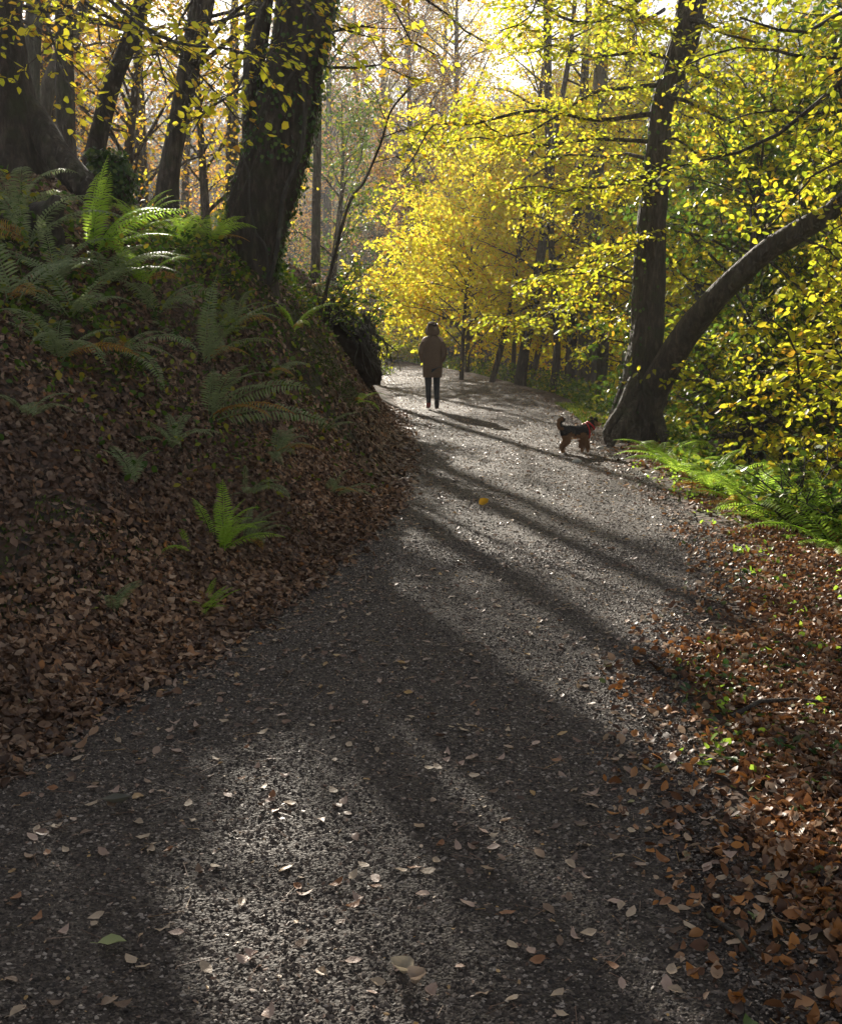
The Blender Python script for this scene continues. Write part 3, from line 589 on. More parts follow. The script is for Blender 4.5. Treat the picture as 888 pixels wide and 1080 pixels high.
for k, (px, Yd, ht, lf, lb, _) in enumerate(hz):
    rich = .6 if k in (3, 4, 5) else 1.0
    x_ = (px - 444) / FPX * Yd; g = H(x_, Yd); r = .05 + .012 * ht; ln = .5 * math.sin(k * 1.7 + 1)
    tree([(x_, Yd, g, r), (x_ + ln * .3, Yd, g + ht * .35, r * .8), (x_ + ln, Yd, g + ht * .7, r * .45), (x_ + ln, Yd, g + ht, .015)], lb, leaf=lf, nb=26 if ht < 20 else 60, zlo=.15 if ht < 20 else .3, blen=1.8 + ht * .13, leafL=.08 + .001 * Yd, sub=.8,
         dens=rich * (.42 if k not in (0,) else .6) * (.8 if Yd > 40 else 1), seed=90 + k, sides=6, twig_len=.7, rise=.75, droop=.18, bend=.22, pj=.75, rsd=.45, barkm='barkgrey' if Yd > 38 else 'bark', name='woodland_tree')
# ---- far wooded hillside: one mass
rng = np.random.default_rng(77)
mb = MB(); fb = MB(); nT = 1100
Yt = 62 + 170 * rng.random(nT) ** 1.2; Xt = Yt * (-.50 + 1.0 * rng.random(nT)); Zt = height(Xt, Yt); Ht = rng.uniform(7, 12, nT) + 3 * (Yt > 130)
base = np.stack([Xt, Yt, Zt], -1); lean = rng.normal(0, .06, (nT, 3)); lean[:, 2] = 0
A1 = base; B1 = base + lean * Ht[:, None] + np.array([0, 0, 1]) * Ht[:, None]
segs(mb, A1, B1, .05 + .012 * Ht, .02)
nbr = 46; f = .15 + .85 * rng.random((nT, nbr)); st_ = A1[:, None] + (B1 - A1)[:, None] * f[..., None]
az = rng.random((nT, nbr)) * 6.283; bl = Ht[:, None] * .30 * (1.15 - .7 * f) * rng.uniform(.6, 1.2, (nT, nbr)); up = rng.uniform(.2, .9, (nT, nbr))
en = st_ + np.stack([np.cos(az) * bl, np.sin(az) * bl, up * bl], -1)
segs(mb, st_.reshape(-1, 3), en.reshape(-1, 3), .035, .012)
nt2 = 5; f2 = .3 + .7 * rng.random((nT, nbr, nt2)); s2 = st_[:, :, None] + (en - st_)[:, :, None] * f2[..., None]
e2 = s2 + rng.normal(0, .55, s2.shape) + np.array([0, 0, .3]); segs(mb, s2.reshape(-1, 3), e2.reshape(-1, 3), .014, .007)
far = MB(); sel = rng.random(s2.shape[:3]) < .55; lp = (s2 + (e2 - s2) * rng.random(s2.shape[:3])[..., None])[sel]
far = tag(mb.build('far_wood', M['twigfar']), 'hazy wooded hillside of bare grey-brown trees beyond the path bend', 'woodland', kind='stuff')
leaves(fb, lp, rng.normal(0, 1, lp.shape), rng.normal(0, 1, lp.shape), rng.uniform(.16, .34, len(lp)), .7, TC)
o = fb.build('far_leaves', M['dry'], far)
#EOF_PART2
# ------------------------------------------------------------------ leaf litter
rng = np.random.default_rng(21)
def normal_at(x, y, e=.04):
    gx = (height(x + e, y) - height(x - e, y)) / (2 * e); gy = (height(x, y + e) - height(x, y - e)) / (2 * e)
    n = np.stack([-gx, -gy, np.ones_like(gx)], -1); return n / np.linalg.norm(n, axis=1)[:, None]
def litter(mb, x, y, z, L, tpl=TF, tilt=.35, lift=.012, curl=.5):
    n = len(x); Nn = normal_at(x, y) + rng.normal(0, tilt, (n, 3)); Nn /= np.linalg.norm(Nn, axis=1)[:, None]
    D = rng.normal(0, 1, (n, 3)); D -= Nn * (D * Nn).sum(1)[:, None]
    P = np.stack([x, y, z + lift * (.4 + rng.random(n) * 1.4)], -1)
    D /= np.linalg.norm(D, axis=1)[:, None] + 1e-9
    leaves(mb, P - D * L[:, None] * .5, D, Nn, L, rng.uniform(.45, .68, n), tpl, rng.normal(.10, .16, n), rng.normal(.12, curl * .5, n), rng=rng)
# left bank
mb = MB()
def sample_bank(n, ylo, yhi, umax, pw=1.0):
    y = ylo + (yhi - ylo) * rng.random(n) ** pw; u = -.16 + (umax + .16) * rng.random(n)
    x = xl(y) - u
    keep = (rng.random(n) < np.clip((u + .22) * 3.2, 0, 1) ** 1.5) & (np.abs(x) < .42 * y + .5)
    moss = fbm(x * .9, y * .9, 71) > .05
    keep &= ~(moss & (rng.random(n) < .85) & (u > .6))
    return x[keep], y[keep]
x, y = sample_bank(120000, 2.5, 10, 5, 1.2); litter(mb, x, y, height(x, y), rng.uniform(.025, .065, len(x)), tilt=.45, curl=.7)
x, y = sample_bank(60000, 9, 20, 5.5, 1.1); litter(mb, x, y, height(x, y), rng.uniform(.045, .085, len(x)), TC)
tag(mb.build('leaf_litter', M['litter']), 'brown fallen beech leaves covering the left bank', 'leaf litter', kind='stuff')
# bank-foot leaves with sunlight put into their redder colour, and moss cushions higher up
mb = MB(); n = 26000; y = 2.4 + 8 * rng.random(n); u = -.28 + 1.15 * rng.random(n) ** 1.1 + .2 * fbm(y * 2, y * 0, 12); x = xl(y) - u
k = (rng.random(n) < np.clip((u + .3) * 2.2, 0, 1) ** 2) & (np.abs(x) < .42 * y + .5); x, y = x[k], y[k]; litter(mb, x, y, height(x, y), rng.uniform(.015, .065, len(x)), lift=.02, tilt=.5, curl=.8)
M['litter_mid'] = leaf_mat('leaf_litter_sunlit', [(0, (.05, .028, .02)), (.3, (.15, .075, .04)), (.6, (.29, .155, .08)), (.85, (.46, .27, .15)), (.95, (.58, .40, .27)), (1, (.5, .2, .05))], .18, rough=.5, clump=.6, clump_col=(.08, .045, .028))
tag(mb.build('leaf_litter', M['litter_mid']), 'rusty sunlit fallen leaves gathered along the foot of the left bank', 'leaf litter', kind='stuff')
mb = MB(); n = 130000; y = 4 + 13 * rng.random(n); u = .5 + 4 * rng.random(n); x = xl(y) - u
k = (fbm(x * .9, y * .9, 71) > .06) & (np.abs(x) < .42 * y + .5); x, y = x[k], y[k]; P = np.stack([x, y, height(x, y) - .004], -1); D = normal_at(x, y) + rng.normal(0, .5, P.shape)
leaves(mb, P, D, rng.normal(0, 1, P.shape), rng.uniform(.012, .035, len(x)), .35, TC, 0)
tag(mb.build('moss', leaf_mat('moss', [(0, (.035, .05, .012)), (.6, (.07, .10, .02)), (1, (.20, .26, .05))], .3, rough=.8, spec=.2)), 'green moss cushions among the leaves of the left bank', 'moss', kind='stuff')
# right verge
mb = MB()
def sample_right(n, ylo, yhi, pw=1.0):
    y = ylo + (yhi - ylo) * rng.random(n) ** pw; a = xr(y) - .26; b = np.minimum(xc(y) + .9, .43 * y + .5); v = rng.random(n)
    x = a + (b - a) * v; e = x - xr(y) + .75 * fbm(x * 1.6, y * 1.6, 88) 
    keep = (rng.random(n) < np.maximum(np.clip((e - .05) * 2.2, 0, 1) ** 1.8, .05 * np.clip((x - xr(y) + .45) * 2, 0, 1))) & (x < .43 * y + .5)
    return x[keep], y[keep]
x, y = sample_right(110000, 2.2, 8.5, 1.0); litter(mb, x, y, height(x, y), rng.uniform(.012, .058, len(x)), lift=.02, tilt=.6, curl=.8)
x, y = sample_right(12000, 8.5, 20, 1.0); litter(mb, x, y, height(x, y), rng.uniform(.04, .08, len(x)), TC)
tag(mb.build('leaf_litter', M['litter_red']), 'russet fallen beech leaves heaped on the right verge', 'leaf litter', kind='stuff')
# thin scatter of small old leaves over the path (more than one could count)
M['pathleaf'] = leaf_mat('leaf_on_path', [(0, (.12, .07, .045)), (.4, (.26, .15, .10)), (.8, (.40, .27, .19)), (1, (.5, .3, .1))], .15, rough=.45, spec=.5)
mb = MB()
n = 22000; y = 3.0 + 40 * rng.random(n) ** 1.5; f = rng.random(n); x = xl(y) + (xr(y) - xl(y)) * f
k = rng.random(n) < (.12 + .5 * np.exp(-f * 9) + .45 * np.exp(-(1 - f) * 12) + .5 * np.clip((y - 8) / 12, 0, 1)) * np.clip((y - 2.6) / 3, .2, 1); x, y = x[k], y[k]
litter(mb, x, y, pzv(x, y), rng.uniform(.02, .055, len(x)), TF, tilt=.18, lift=.006, curl=.4)
n = 9000; y = 2.2 + 12 * rng.random(n); f = rng.random(n); x = xl(y) + (xr(y) - xl(y)) * f     # crumbs and broken bits
litter(mb, x, y, pzv(x, y), rng.uniform(.006, .018, n), TC, tilt=.3, lift=.004)
A = np.stack([x, y, pzv(x, y) + .008], -1)[:1600]; d = rng.normal(0, 1, A.shape); d[:, 2] *= .08; d /= np.linalg.norm(d, axis=1)[:, None]
segs(mb, A, A + d * rng.uniform(.02, .10, len(A))[:, None], .0013, .0009)
tag(mb.build('path_scatter', M['pathleaf']), 'crumbled leaves, stalks and twigs strewn on the path', 'leaf scatter', kind='stuff')

# ---- individual leaves lying on the path
kinds = {'pale tan': (.44, .32, .21), 'pinkish beige': (.46, .31, .23), 'dull brown': (.20, .12, .07), 'russet brown': (.30, .13, .05)}
lm = {k: plain('leaf_' + k.replace(' ', '_'), c, .5, .25, 60, .4) for k, c in kinds.items()}
protos = {}
rp = np.random.default_rng(3)
def one_leaf(name, L, W, fold, curl, material, stalk=True, parent=None):
    mb = MB(); leaves(mb, [[-L * .5, 0, .004]], np.array([[1., 0, 0]]), np.array([[0, 0, 1.]]), L, W, TF, fold, curl, rng=rp)
    if stalk: tube(mb, [[-L * .5, 0, .004], [-L * .62, L * .03, .006], [-L * .75, L * .08, .004]], [.0011, .001, .0008], 4)
    return mb.build(name, material)
for kk in kinds: protos[kk] = [one_leaf('fallen_leaf', 1.0 * .062, rp.uniform(.5, .64), rp.normal(.10, .12), rp.normal(.18, .30), lm[kk]) for _ in range(4)]
used = set()
spots = [(57, 838, 30), (120, 857, 22), (147, 872, 28), (97, 852, 24), (60, 876, 22), (160, 901, 19), (228, 919, 24), (255, 955, 19), (66, 991, 22), (18, 954, 26), (40, 880, 18), (78, 868, 14), (152, 1025, 22), (218, 1025, 25), (257, 1015, 25), (172, 984, 26), (100, 978, 14),
         (318, 930, 10), (356, 939, 24), (305, 852, 18), (285, 850, 16), (437, 920, 20), (460, 914, 22), (452, 1055, 26), (392, 1054, 14), (318, 1000, 22), (283, 1075, 24), (359, 977, 14), (520, 884, 14), (483, 896, 16), (510, 854, 11), (578, 962, 24), (585, 806, 18), (626, 844, 19), (655, 960, 24),
         (670, 878, 15), (606, 992, 20), (620, 990, 22), (688, 748, 15), (624, 747, 14), (588, 720, 11), (655, 802, 13), (605, 838, 13), (592, 1075, 20), (540, 1060, 20), (508, 1055, 22), (430, 763, 12), (476, 770, 10), (353, 806, 16), (368, 790, 14), (300, 822, 14), (262, 745, 14), (240, 760, 14), (268, 770, 14), (204, 745, 16), (272, 815, 12),
         (330, 770, 12), (256, 826, 12), (275, 856, 15), (385, 745, 12), (12, 1040, 26), (20, 1072, 30), (58, 1068, 22), (745, 920, 18), (760, 930, 16), (70, 903, 14), (112, 905, 12), (205, 870, 12), (330, 700, 10), (300, 690, 10), (290, 678, 10), (350, 690, 9)]
rs = np.random.default_rng(15)
extra_spots = []
while len(extra_spots) < 190:
    py = 640 + 430 * rs.random() ** 1.3; px = rs.uniform(0, 800); g = hit(px, py) if False else None
    r_ = ray(px, py); t = -1.6 / r_[2]; gx, gy = r_[0] * t, r_[1] * t
    f = (gx - xl(gy)) / (xr(gy) - xl(gy))
    if f < -.02 or f > 1.02: continue
    if rs.random() > .22 + .9 * math.exp(-f * 4.5) + .35 * math.exp(-(1 - f) * 9): continue
    extra_spots.append((px, py, .045 + .03 * rs.random()))
rest = list(kinds)
zone = lambda gx, gy: ('close to the leafy left bank' if (gx - xl(gy)) / (xr(gy) - xl(gy)) < .33 else 'close to the russet right verge' if (gx - xl(gy)) / (xr(gy) - xl(gy)) > .72 else 'out in mid path') + (', nearest stretch' if gy < 3.6 else ', farther up')
for (px, py, sz) in spots + extra_spots:
    r_ = ray(px, py); t = -1.6 / r_[2]; gx, gy = r_[0] * t, r_[1] * t
    L = sz / FPX * math.hypot(gy, 1.6) * 1.15 if sz > 1 else sz * 1.1
    L = min(L, .066) * .72
    kk = rest[int(rs.choice(4, p=[.38, .30, .18, .14]))]; src = protos[kk][int(rs.integers(4))]
    if src.name in used: o = src.copy(); COL.objects.link(o)
    else: o = src; used.add(src.name)
    o.location = (float(gx), float(gy), pz(gx, gy) + .006); s_ = L / .062; o.scale = (s_, s_, s_ * rs.uniform(.8, 1.5))
    o.rotation_euler = (rs.normal(0, .16), rs.normal(0, .16), rs.random() * 6.28)
    tag(o, f'{kk} fallen leaf {zone(gx, gy)}', 'leaf', 'loose leaves lying on the path')
for kk in kinds:
    for o in protos[kk]:
        if o.name not in used: bpy.data.objects.remove(o)
def special(px, py, L, col, label, curl=.2, fold=.1, W=.75, rot=0., tilt=(0, 0)):
    r_ = ray(px, py); t = -1.6 / r_[2]; gx, gy = r_[0] * t, r_[1] * t
    o = one_leaf('fallen_leaf', L, W, fold, curl, leaf_mat('leaf_single', [(0, col), (1, col)], .35))
    o.location = (gx, gy, pz(gx, gy) + .014); o.rotation_euler = (tilt[0], tilt[1], rot); tag(o, label, 'leaf')
special(511, 534, .10, (.80, .42, .02), 'large bright yellow leaf standing up alone in the middle of the path', .5, .3, .9, .3, (.5, -.5))
special(119, 1002, .075, (.38, .42, .16), 'pale green leaf on the dark gravel, lower left of the photo', .1, .2, .7, .1)
special(35, 757, .06, (.45, .50, .22), 'pale green leaf at the left edge of the path beside orange ones', .1, .1, .8, .6)
special(424, 1037, .07, (.50, .42, .30), 'cream curled pair-lobed leaf near the bottom centre', .8, .4, .8, 2.5)
special(440, 1050, .055, (.42, .32, .24), 'cream leaf curled into a cup touching the cream lobed one', 1.2, .5, .9, .9)
special(124, 856, .10, (.16, .15, .11), 'large grey withered leaf among the pale ones at the left', .5, .4, .6, .2)
special(100, 692, .07, (.42, .42, .08), 'yellow-green leaf lying on the brown litter under the small fern', .1, .1, .8, .6)

# ------------------------------------------------------------------ ferns
def frond(mb, base, az, L, rise, droop, rng, width=.30, tilt=0.):
    n = 32; s = np.linspace(0, 1, n)
    el = rise - droop * s ** 1.3
    ds = L / (n - 1); dx = np.cumsum(np.cos(el)) * ds; dz = np.cumsum(np.sin(el)) * ds
    h = np.array([math.sin(az), math.cos(az), 0.]); swerve = rng.normal(0, .12)
    sidev = np.array([math.cos(az), -math.sin(az), 0.])
    P = base + h * dx[:, None] + np.array([0, 0, 1.]) * dz[:, None] + sidev * (swerve * L * s ** 2)[:, None]
    tube(mb, P, .0045 * L * (1.3 - s) + .0008, 4)
    T = np.gradient(P, axis=0); T /= np.linalg.norm(T, axis=1)[:, None]
    Sd = np.cross(T, np.array([0, 0, 1.]) + h * .001); Sd /= np.linalg.norm(Sd, axis=1)[:, None] + 1e-9; Nn = np.cross(Sd, T)
    if tilt: Sd = Sd * math.cos(tilt) + Nn * math.sin(tilt); Nn = np.cross(Sd, T)
    LP, LD, LN, LL, WW = [], [], [], [], []
    for k in range(3, n):
        wv = width * L * math.sin(math.pi * min(1, (s[k] * .93 + .06)) ** .8) ** .8
        if wv < .006: continue
        for sg in (-1, 1):
            d = Sd[k] * sg + T[k] * .32 - Nn[k] * .10 + rng.normal(0, .05, 3); d /= np.linalg.norm(d)
            LP.append(P[k][None]); LD.append(d[None]); LN.append(Nn[k][None] + rng.normal(0, .10, (1, 3))); LL.append(np.array([wv])); WW.append(np.array([min(.30, .62 * L / n / wv)]))
    leaves(mb, np.concatenate(LP), np.concatenate(LD), np.concatenate(LN), np.concatenate(LL), np.concatenate(WW), TF, .06, -.35)
FERNS = []
def fern(px, py, L, nf, label, seed, lit=False, azc=0., azs=3.14, rise=1.15, droop=1.5, fr=None, group='ferns on the left bank', pos=None, base_up=0.0):
    rng = np.random.default_rng(seed); q = hit(px, py) if pos is None else np.array(pos)
    root = empty('fern', q, label, 'fern', group)
    for k in range(nf):
        mb = MB()
        if fr and k < len(fr): az, l_, ri, dr = fr[k]
        else: az = azc + azs * (2 * (k + .5 + rng.uniform(-.3, .3)) / nf - 1); l_ = rng.uniform(.7, 1.1); ri = rise + rng.normal(0, .2); dr = droop * rng.uniform(.75, 1.2)
        frond(mb, q + np.array([rng.normal(0, .02), rng.normal(0, .02), -.02]), az, L * l_, ri, dr, rng, width=rng.uniform(.11, .17), tilt=rng.normal(0, .25))
        old = rng.random() < .12
        if old: mb = MB(); frond(mb, q + np.array([0, 0, .02]), az, L * l_ * .9, .5, 1.1, rng, width=.12, tilt=rng.normal(0, .5))
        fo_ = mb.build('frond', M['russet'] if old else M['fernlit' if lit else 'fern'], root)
        if old: fo_['label'] = 'browned drooping frond'
    FERNS.append(root); return root
R_ = math.pi / 2
fern(215, 382, .78, 10, 'large arching silver-green fern below the great leaning beech', 1, fr=[(0, .9, 1.5, .5), (-R_, 1, 1.1, 1.3), (R_, 1.05, 1.1, 1.1), (R_ * .8, .8, .8, 1.2), (-R_ * .7, .8, .9, 1.3), (2.6, .7, .9, 1.5), (.5, .8, 1.3, .8)])
fern(222, 442, .75, 10, 'large fern spreading right over the leaf litter, just below the arching silver-green one', 2, fr=[(R_, 1.1, .8, 1.1), (R_ * 1.1, 1, .55, 1.1), (R_ * .9, 1.15, .35, .9), (-R_, .7, .8, 1.2), (R_ * 1.3, .9, .3, .7), (0, .7, 1.2, .8)])
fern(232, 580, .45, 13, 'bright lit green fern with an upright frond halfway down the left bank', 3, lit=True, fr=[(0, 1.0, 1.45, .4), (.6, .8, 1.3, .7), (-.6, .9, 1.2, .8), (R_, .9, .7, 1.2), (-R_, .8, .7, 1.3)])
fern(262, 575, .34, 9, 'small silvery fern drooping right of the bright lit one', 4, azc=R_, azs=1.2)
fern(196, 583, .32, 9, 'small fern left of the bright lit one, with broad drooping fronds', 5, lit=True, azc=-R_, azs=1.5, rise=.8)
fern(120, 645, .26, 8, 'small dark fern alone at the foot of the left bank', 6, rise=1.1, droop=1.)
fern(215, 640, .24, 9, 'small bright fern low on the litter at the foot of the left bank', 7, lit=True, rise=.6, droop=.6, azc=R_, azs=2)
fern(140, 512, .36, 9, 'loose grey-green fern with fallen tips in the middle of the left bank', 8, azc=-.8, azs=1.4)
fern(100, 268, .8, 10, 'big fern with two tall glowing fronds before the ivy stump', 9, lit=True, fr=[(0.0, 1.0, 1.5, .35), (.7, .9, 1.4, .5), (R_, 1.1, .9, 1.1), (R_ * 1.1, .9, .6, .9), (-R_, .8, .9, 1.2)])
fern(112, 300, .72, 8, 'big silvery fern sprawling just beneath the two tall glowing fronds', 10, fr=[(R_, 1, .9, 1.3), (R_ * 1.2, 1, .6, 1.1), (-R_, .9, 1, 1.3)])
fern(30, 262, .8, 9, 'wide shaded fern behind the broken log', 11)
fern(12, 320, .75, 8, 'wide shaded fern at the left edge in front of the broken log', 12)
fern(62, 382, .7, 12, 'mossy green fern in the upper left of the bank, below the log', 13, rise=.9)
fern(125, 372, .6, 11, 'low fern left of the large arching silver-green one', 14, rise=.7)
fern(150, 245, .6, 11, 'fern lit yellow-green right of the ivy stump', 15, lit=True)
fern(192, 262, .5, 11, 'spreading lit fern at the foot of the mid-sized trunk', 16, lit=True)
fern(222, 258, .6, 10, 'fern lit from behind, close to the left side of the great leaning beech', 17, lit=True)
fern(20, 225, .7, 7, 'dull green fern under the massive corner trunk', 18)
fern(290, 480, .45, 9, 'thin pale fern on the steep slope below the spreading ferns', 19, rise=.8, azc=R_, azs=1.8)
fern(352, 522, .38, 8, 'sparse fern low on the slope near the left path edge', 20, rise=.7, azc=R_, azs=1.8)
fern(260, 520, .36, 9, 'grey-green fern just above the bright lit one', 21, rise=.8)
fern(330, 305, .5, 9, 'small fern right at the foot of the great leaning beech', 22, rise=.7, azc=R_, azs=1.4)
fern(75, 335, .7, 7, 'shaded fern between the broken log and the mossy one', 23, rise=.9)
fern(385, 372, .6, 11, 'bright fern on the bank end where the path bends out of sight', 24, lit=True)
for k, (px, py, L_, nf_, lit_, lb) in enumerate([(165, 330, .6, 10, 0, 'silver-green fern left of the large arching one'), (285, 400, .5, 9, 0, 'fern on the steep face right of the large spreading fern'), (180, 470, .4, 8, 0, 'small fern on the litter between the large spreading fern and the bright lit one'), (310, 350, .5, 8, 1, 'sunlit green fern on the steep face right below the great leaning beech'),
        (60, 300, .6, 10, 0, 'fern drooping beside the upright snag'), (340, 455, .4, 7, 0, 'small green fern on the steep face above the left path edge'), (150, 300, .55, 9, 1, 'sunlit fern glowing on the slope between the big glowing one and the great leaning beech'), (30, 440, .4, 7, 0, 'small dull fern near the left edge, mid bank'), (375, 425, .4, 7, 1, 'sunlit green fern near the end of the bank by the path'), (245, 345, .55, 9, 0, 'pale fern directly under the great leaning beech')]):
    fern(px, py, L_, nf_, lb, 200 + k, lit=bool(lit_), rise=1.0, droop=1.4)
GR = 'bright ferns along the right-hand drop'
wr = ['uppermost fern of the right-hand row, by the dark beech foot', 'second fern down the right-hand row', 'third fern down the right-hand row', 'fourth fern down the right-hand row', 'fifth fern down the right-hand row', 'sixth fern down the right-hand row', 'seventh fern down the right-hand row', 'lowest large fern of the right-hand row, arching over the russet leaves', 'fern at the back of the right-hand row, behind the fourth', 'fern at the back of the right-hand row, near its lower end', 'small fern at the right end of the row']
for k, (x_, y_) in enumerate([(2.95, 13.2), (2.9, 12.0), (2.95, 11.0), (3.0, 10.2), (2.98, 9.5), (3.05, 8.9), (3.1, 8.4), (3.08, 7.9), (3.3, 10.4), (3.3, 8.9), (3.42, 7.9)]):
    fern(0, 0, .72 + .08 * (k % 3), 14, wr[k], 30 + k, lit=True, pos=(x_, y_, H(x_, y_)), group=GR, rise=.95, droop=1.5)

# ------------------------------------------------------------------ low green growth (uncountable)
rng = np.random.default_rng(9)
mb = MB()
def cover(mb, n, xy, L, hmax, jit=.5):
    x, y = xy; z = height(x, y); P = np.stack([x, y, z + hmax * rng.random(len(x)) ** 1.4], -1)
    D = rng.normal(0, 1, P.shape); Nn = np.array([0, 0, 1.]) + rng.normal(0, jit, P.shape)
    leaves(mb, P, D, Nn, L * rng.uniform(.6, 1.3, len(x)), .7, TC, .15)
# patches of bramble and ivy on the bank top, on the verge and by the far path edge
def patch(cx, cy, sx, sy, n): return cx + rng.normal(0, sx, n), cy + rng.normal(0, sy, n)
for (px, py, s, n, L, h) in [(190, 285, .5, 1500, .05, .25), (230, 300, .35, 900, .05, .2), (300, 300, .3, 900, .05, .25), (350, 320, .35, 1300, .05, .3), (380, 352, .3, 1200, .05, .3), (20, 250, .5, 900, .05, .3), (60, 360, .4, 600, .05, .1), (330, 420, .25, 300, .04, .1), (90, 330, .5, 700, .05, .15), (240, 470, .3, 300, .04, .08), (400, 395, .25, 800, .05, .25)]:
    q = hit(px, py); cover(mb, n, patch(q[0], q[1], s, s * 1.3, n), L, h)
tag(mb.build('ground_ivy', M['green']), 'low bramble and ivy leaves on the left bank', 'ground cover', kind='stuff')
mb = MB()
n = 16000; y = 15 + 40 * rng.random(n) ** 1.3; x = np.maximum(xr(y) + .5, 0 * y - 99) + rng.exponential(1.6, n) + np.where(y > 36, .2, 0); cover(mb, n, (x, y), .085, .55)
n = 6000; y = 7.5 + 9 * rng.random(n); x = xc(y) + .1 + rng.exponential(.7, n); cover(mb, n, (x, y), .06, .3)
n = 9000; y = 44 + 14 * rng.random(n); x = -9 + 14 * rng.random(n); cover(mb, n, (x, y), .16, .9)
n = 26000; y = 9 + 40 * rng.random(n); x = xc(y) + 1.5 + 16 * rng.random(n) ** 1.2; cover(mb, n, (x, y), .12, .5)
tag(mb.build('undergrowth', M['green']), 'leafy green undergrowth beyond the right edge of the path and down the slope', 'undergrowth', kind='stuff')
mb = MB(); n = 1500; y = 3.2 + 4.5 * rng.random(n); x = xr(y) + .1 + 1.9 * rng.random(n); k = fbm(x * 1.8, y * 1.8, 5) > .05; x, y = x[k], y[k]
litter(mb, x, y, height(x, y) + .02, rng.uniform(.03, .055, len(x)), tilt=.5); tag(mb.build('verge_ivy', M['ivy']), 'dark glossy ivy leaves creeping through the russet verge', 'ivy', kind='stuff')
# small weeds poking through the right verge
mb = MB(); n = 260; y = 3.5 + 9 * rng.random(n); x = xr(y) + .15 + 1.2 * rng.random(n)
for k in range(n):
    c = np.array([x[k], y[k], H(x[k], y[k]) + .02]); m = int(rng.integers(3, 8)); cover_ = c + rng.normal(0, .03, (m, 3)) * [1, 1, .3]
    leaves(mb, cover_, rng.normal(0, 1, (m, 3)), np.array([0, 0, 1]) + rng.normal(0, .4, (m, 3)), rng.uniform(.02, .045, m), .8, TF, .15)
tag(mb.build('verge_weeds', M['fernlit']), 'scattered small green weeds and ivy sprigs in the russet verge', 'weeds', kind='stuff')
# mossy tufts along the far right path edge
mb = MB(); n = 3200; y = 17 + 5 * rng.random(n); x = xr(y) + .05 + rng.random(n) * .5
P = np.stack([x, y, height(x, y)], -1); D = rng.normal(0, .35, P.shape) + [0, 0, 1]
leaves(mb, P, D, rng.normal(0, 1, P.shape) * [1, 1, .1], rng.uniform(.03, .07, n), .14, TC, 0)
tag(mb.build('grass', M['green']), 'short sunlit grass at the path edge beyond the dog', 'grass', kind='stuff')

# ---- overhanging earth and root mass at the end of the bank
q = at(362, 372, 16.6); rt = empty('root_plate', (q[0], q[1], H(q[0], q[1])), 'dark overhanging earth and tangled roots at the end of the left bank', 'root mass')
bm = bmesh.new(); bmesh.ops.create_icosphere(bm, subdivisions=5, radius=1)
for v in bm.verts:
    n_ = mnoise.fractal(v.co * 1.7 + Vector((3, 1, 7)), 1, 2, 5); v.co = v.co * (1 + .34 * n_)
    v.co = Vector((v.co.x * .50 + v.co.z * -.22, v.co.y * .62, v.co.z * .62)) + Vector(q)
me = bpy.data.meshes.new('earth'); bm.to_mesh(me); bm.free(); me.materials.append(plain('dark_earth', (.035, .024, .017), .95, .4, 14, 1.0))
for p in me.polygons: p.use_smooth = True
o = bpy.data.objects.new('earth', me); COL.objects.link(o); o.parent = rt; o.matrix_parent_inverse = Matrix.Translation(-rt.location)
mb = MB(); r9 = np.random.default_rng(6)
for k in range(26):
    a = r9.uniform(-1.2, 1.4); p = q + np.array([.35 * math.cos(a) + r9.normal(0, .1), -.35 + r9.normal(0, .2), .35 + .25 * r9.random()]); pts = [p]
    for j in range(6): p = p + np.array([r9.normal(.05, .06), r9.normal(-.02, .05), -.09 - .08 * r9.random()]); pts.append(p)
    tube(mb, pts, [.018, .016, .013, .011, .008, .005, .003], 5, .2, k)
mb.build('root_tangle', M['barkgrey'], rt)
mb = MB(); n = 900; a = r9.random(n) * 6.28; rr = np.sqrt(r9.random(n)) * .75
P = q + np.stack([np.cos(a) * rr * .9 - .1, np.sin(a) * rr, .50 - .45 * (np.cos(a) * rr) + r9.normal(0, .07, n)], -1)
leaves(mb, P, r9.normal(0, 1, P.shape) - [0, 0, .5], np.array([0, 0, 1.]) + r9.normal(0, .5, P.shape), r9.uniform(.04, .08, n), .8, TC, .1); mb.build('ivy', M['green'], rt)
# shrub over the bank end
def shrub(px, py, Yd, rad, ht, label, leaf, seed, n=22, L=.07):
    rg = np.random.default_rng(seed); b = at(px, py, Yd); b[2] = H(b[0], b[1]); root = empty('shrub', b, label, 'shrub'); wd = MB(); fl = MB()
    for k in range(n):
        a = rg.random() * 6.28; r = rad * math.sqrt(rg.random()); p1 = b + np.array([math.cos(a) * r, math.sin(a) * r, ht * (.4 + .6 * rg.random())])
        spray(wd, fl, rg, b + rg.normal(0, .04, 3) * [1, 1, 0], p1, .012, L, 1.0, 1.0, twig_len=.32)
    wd.build('stem', M['twig'], root); fl.build('foliage', M[leaf], root)
shrub(345, 300, 15.5, .8, .9, 'green shrub right of the foot of the great leaning beech', 'green', 1)
shrub(385, 345, 20, .8, .8, 'sunlit yellow-green shrub over the end of the left bank', 'lime', 2)
shrub(415, 372, 44, 3.0, 1.8, 'sunlit green shrubs low behind the walker', 'lime', 3, 34, .13)
shrub(372, 320, 18, .7, 1.0, 'leafy green shrub just behind the overhanging earth', 'green', 4)
shrub(860, 560, 8.6, .7, .8, 'pale-tipped shrub at the right edge behind the fern row', 'green', 5, 26)
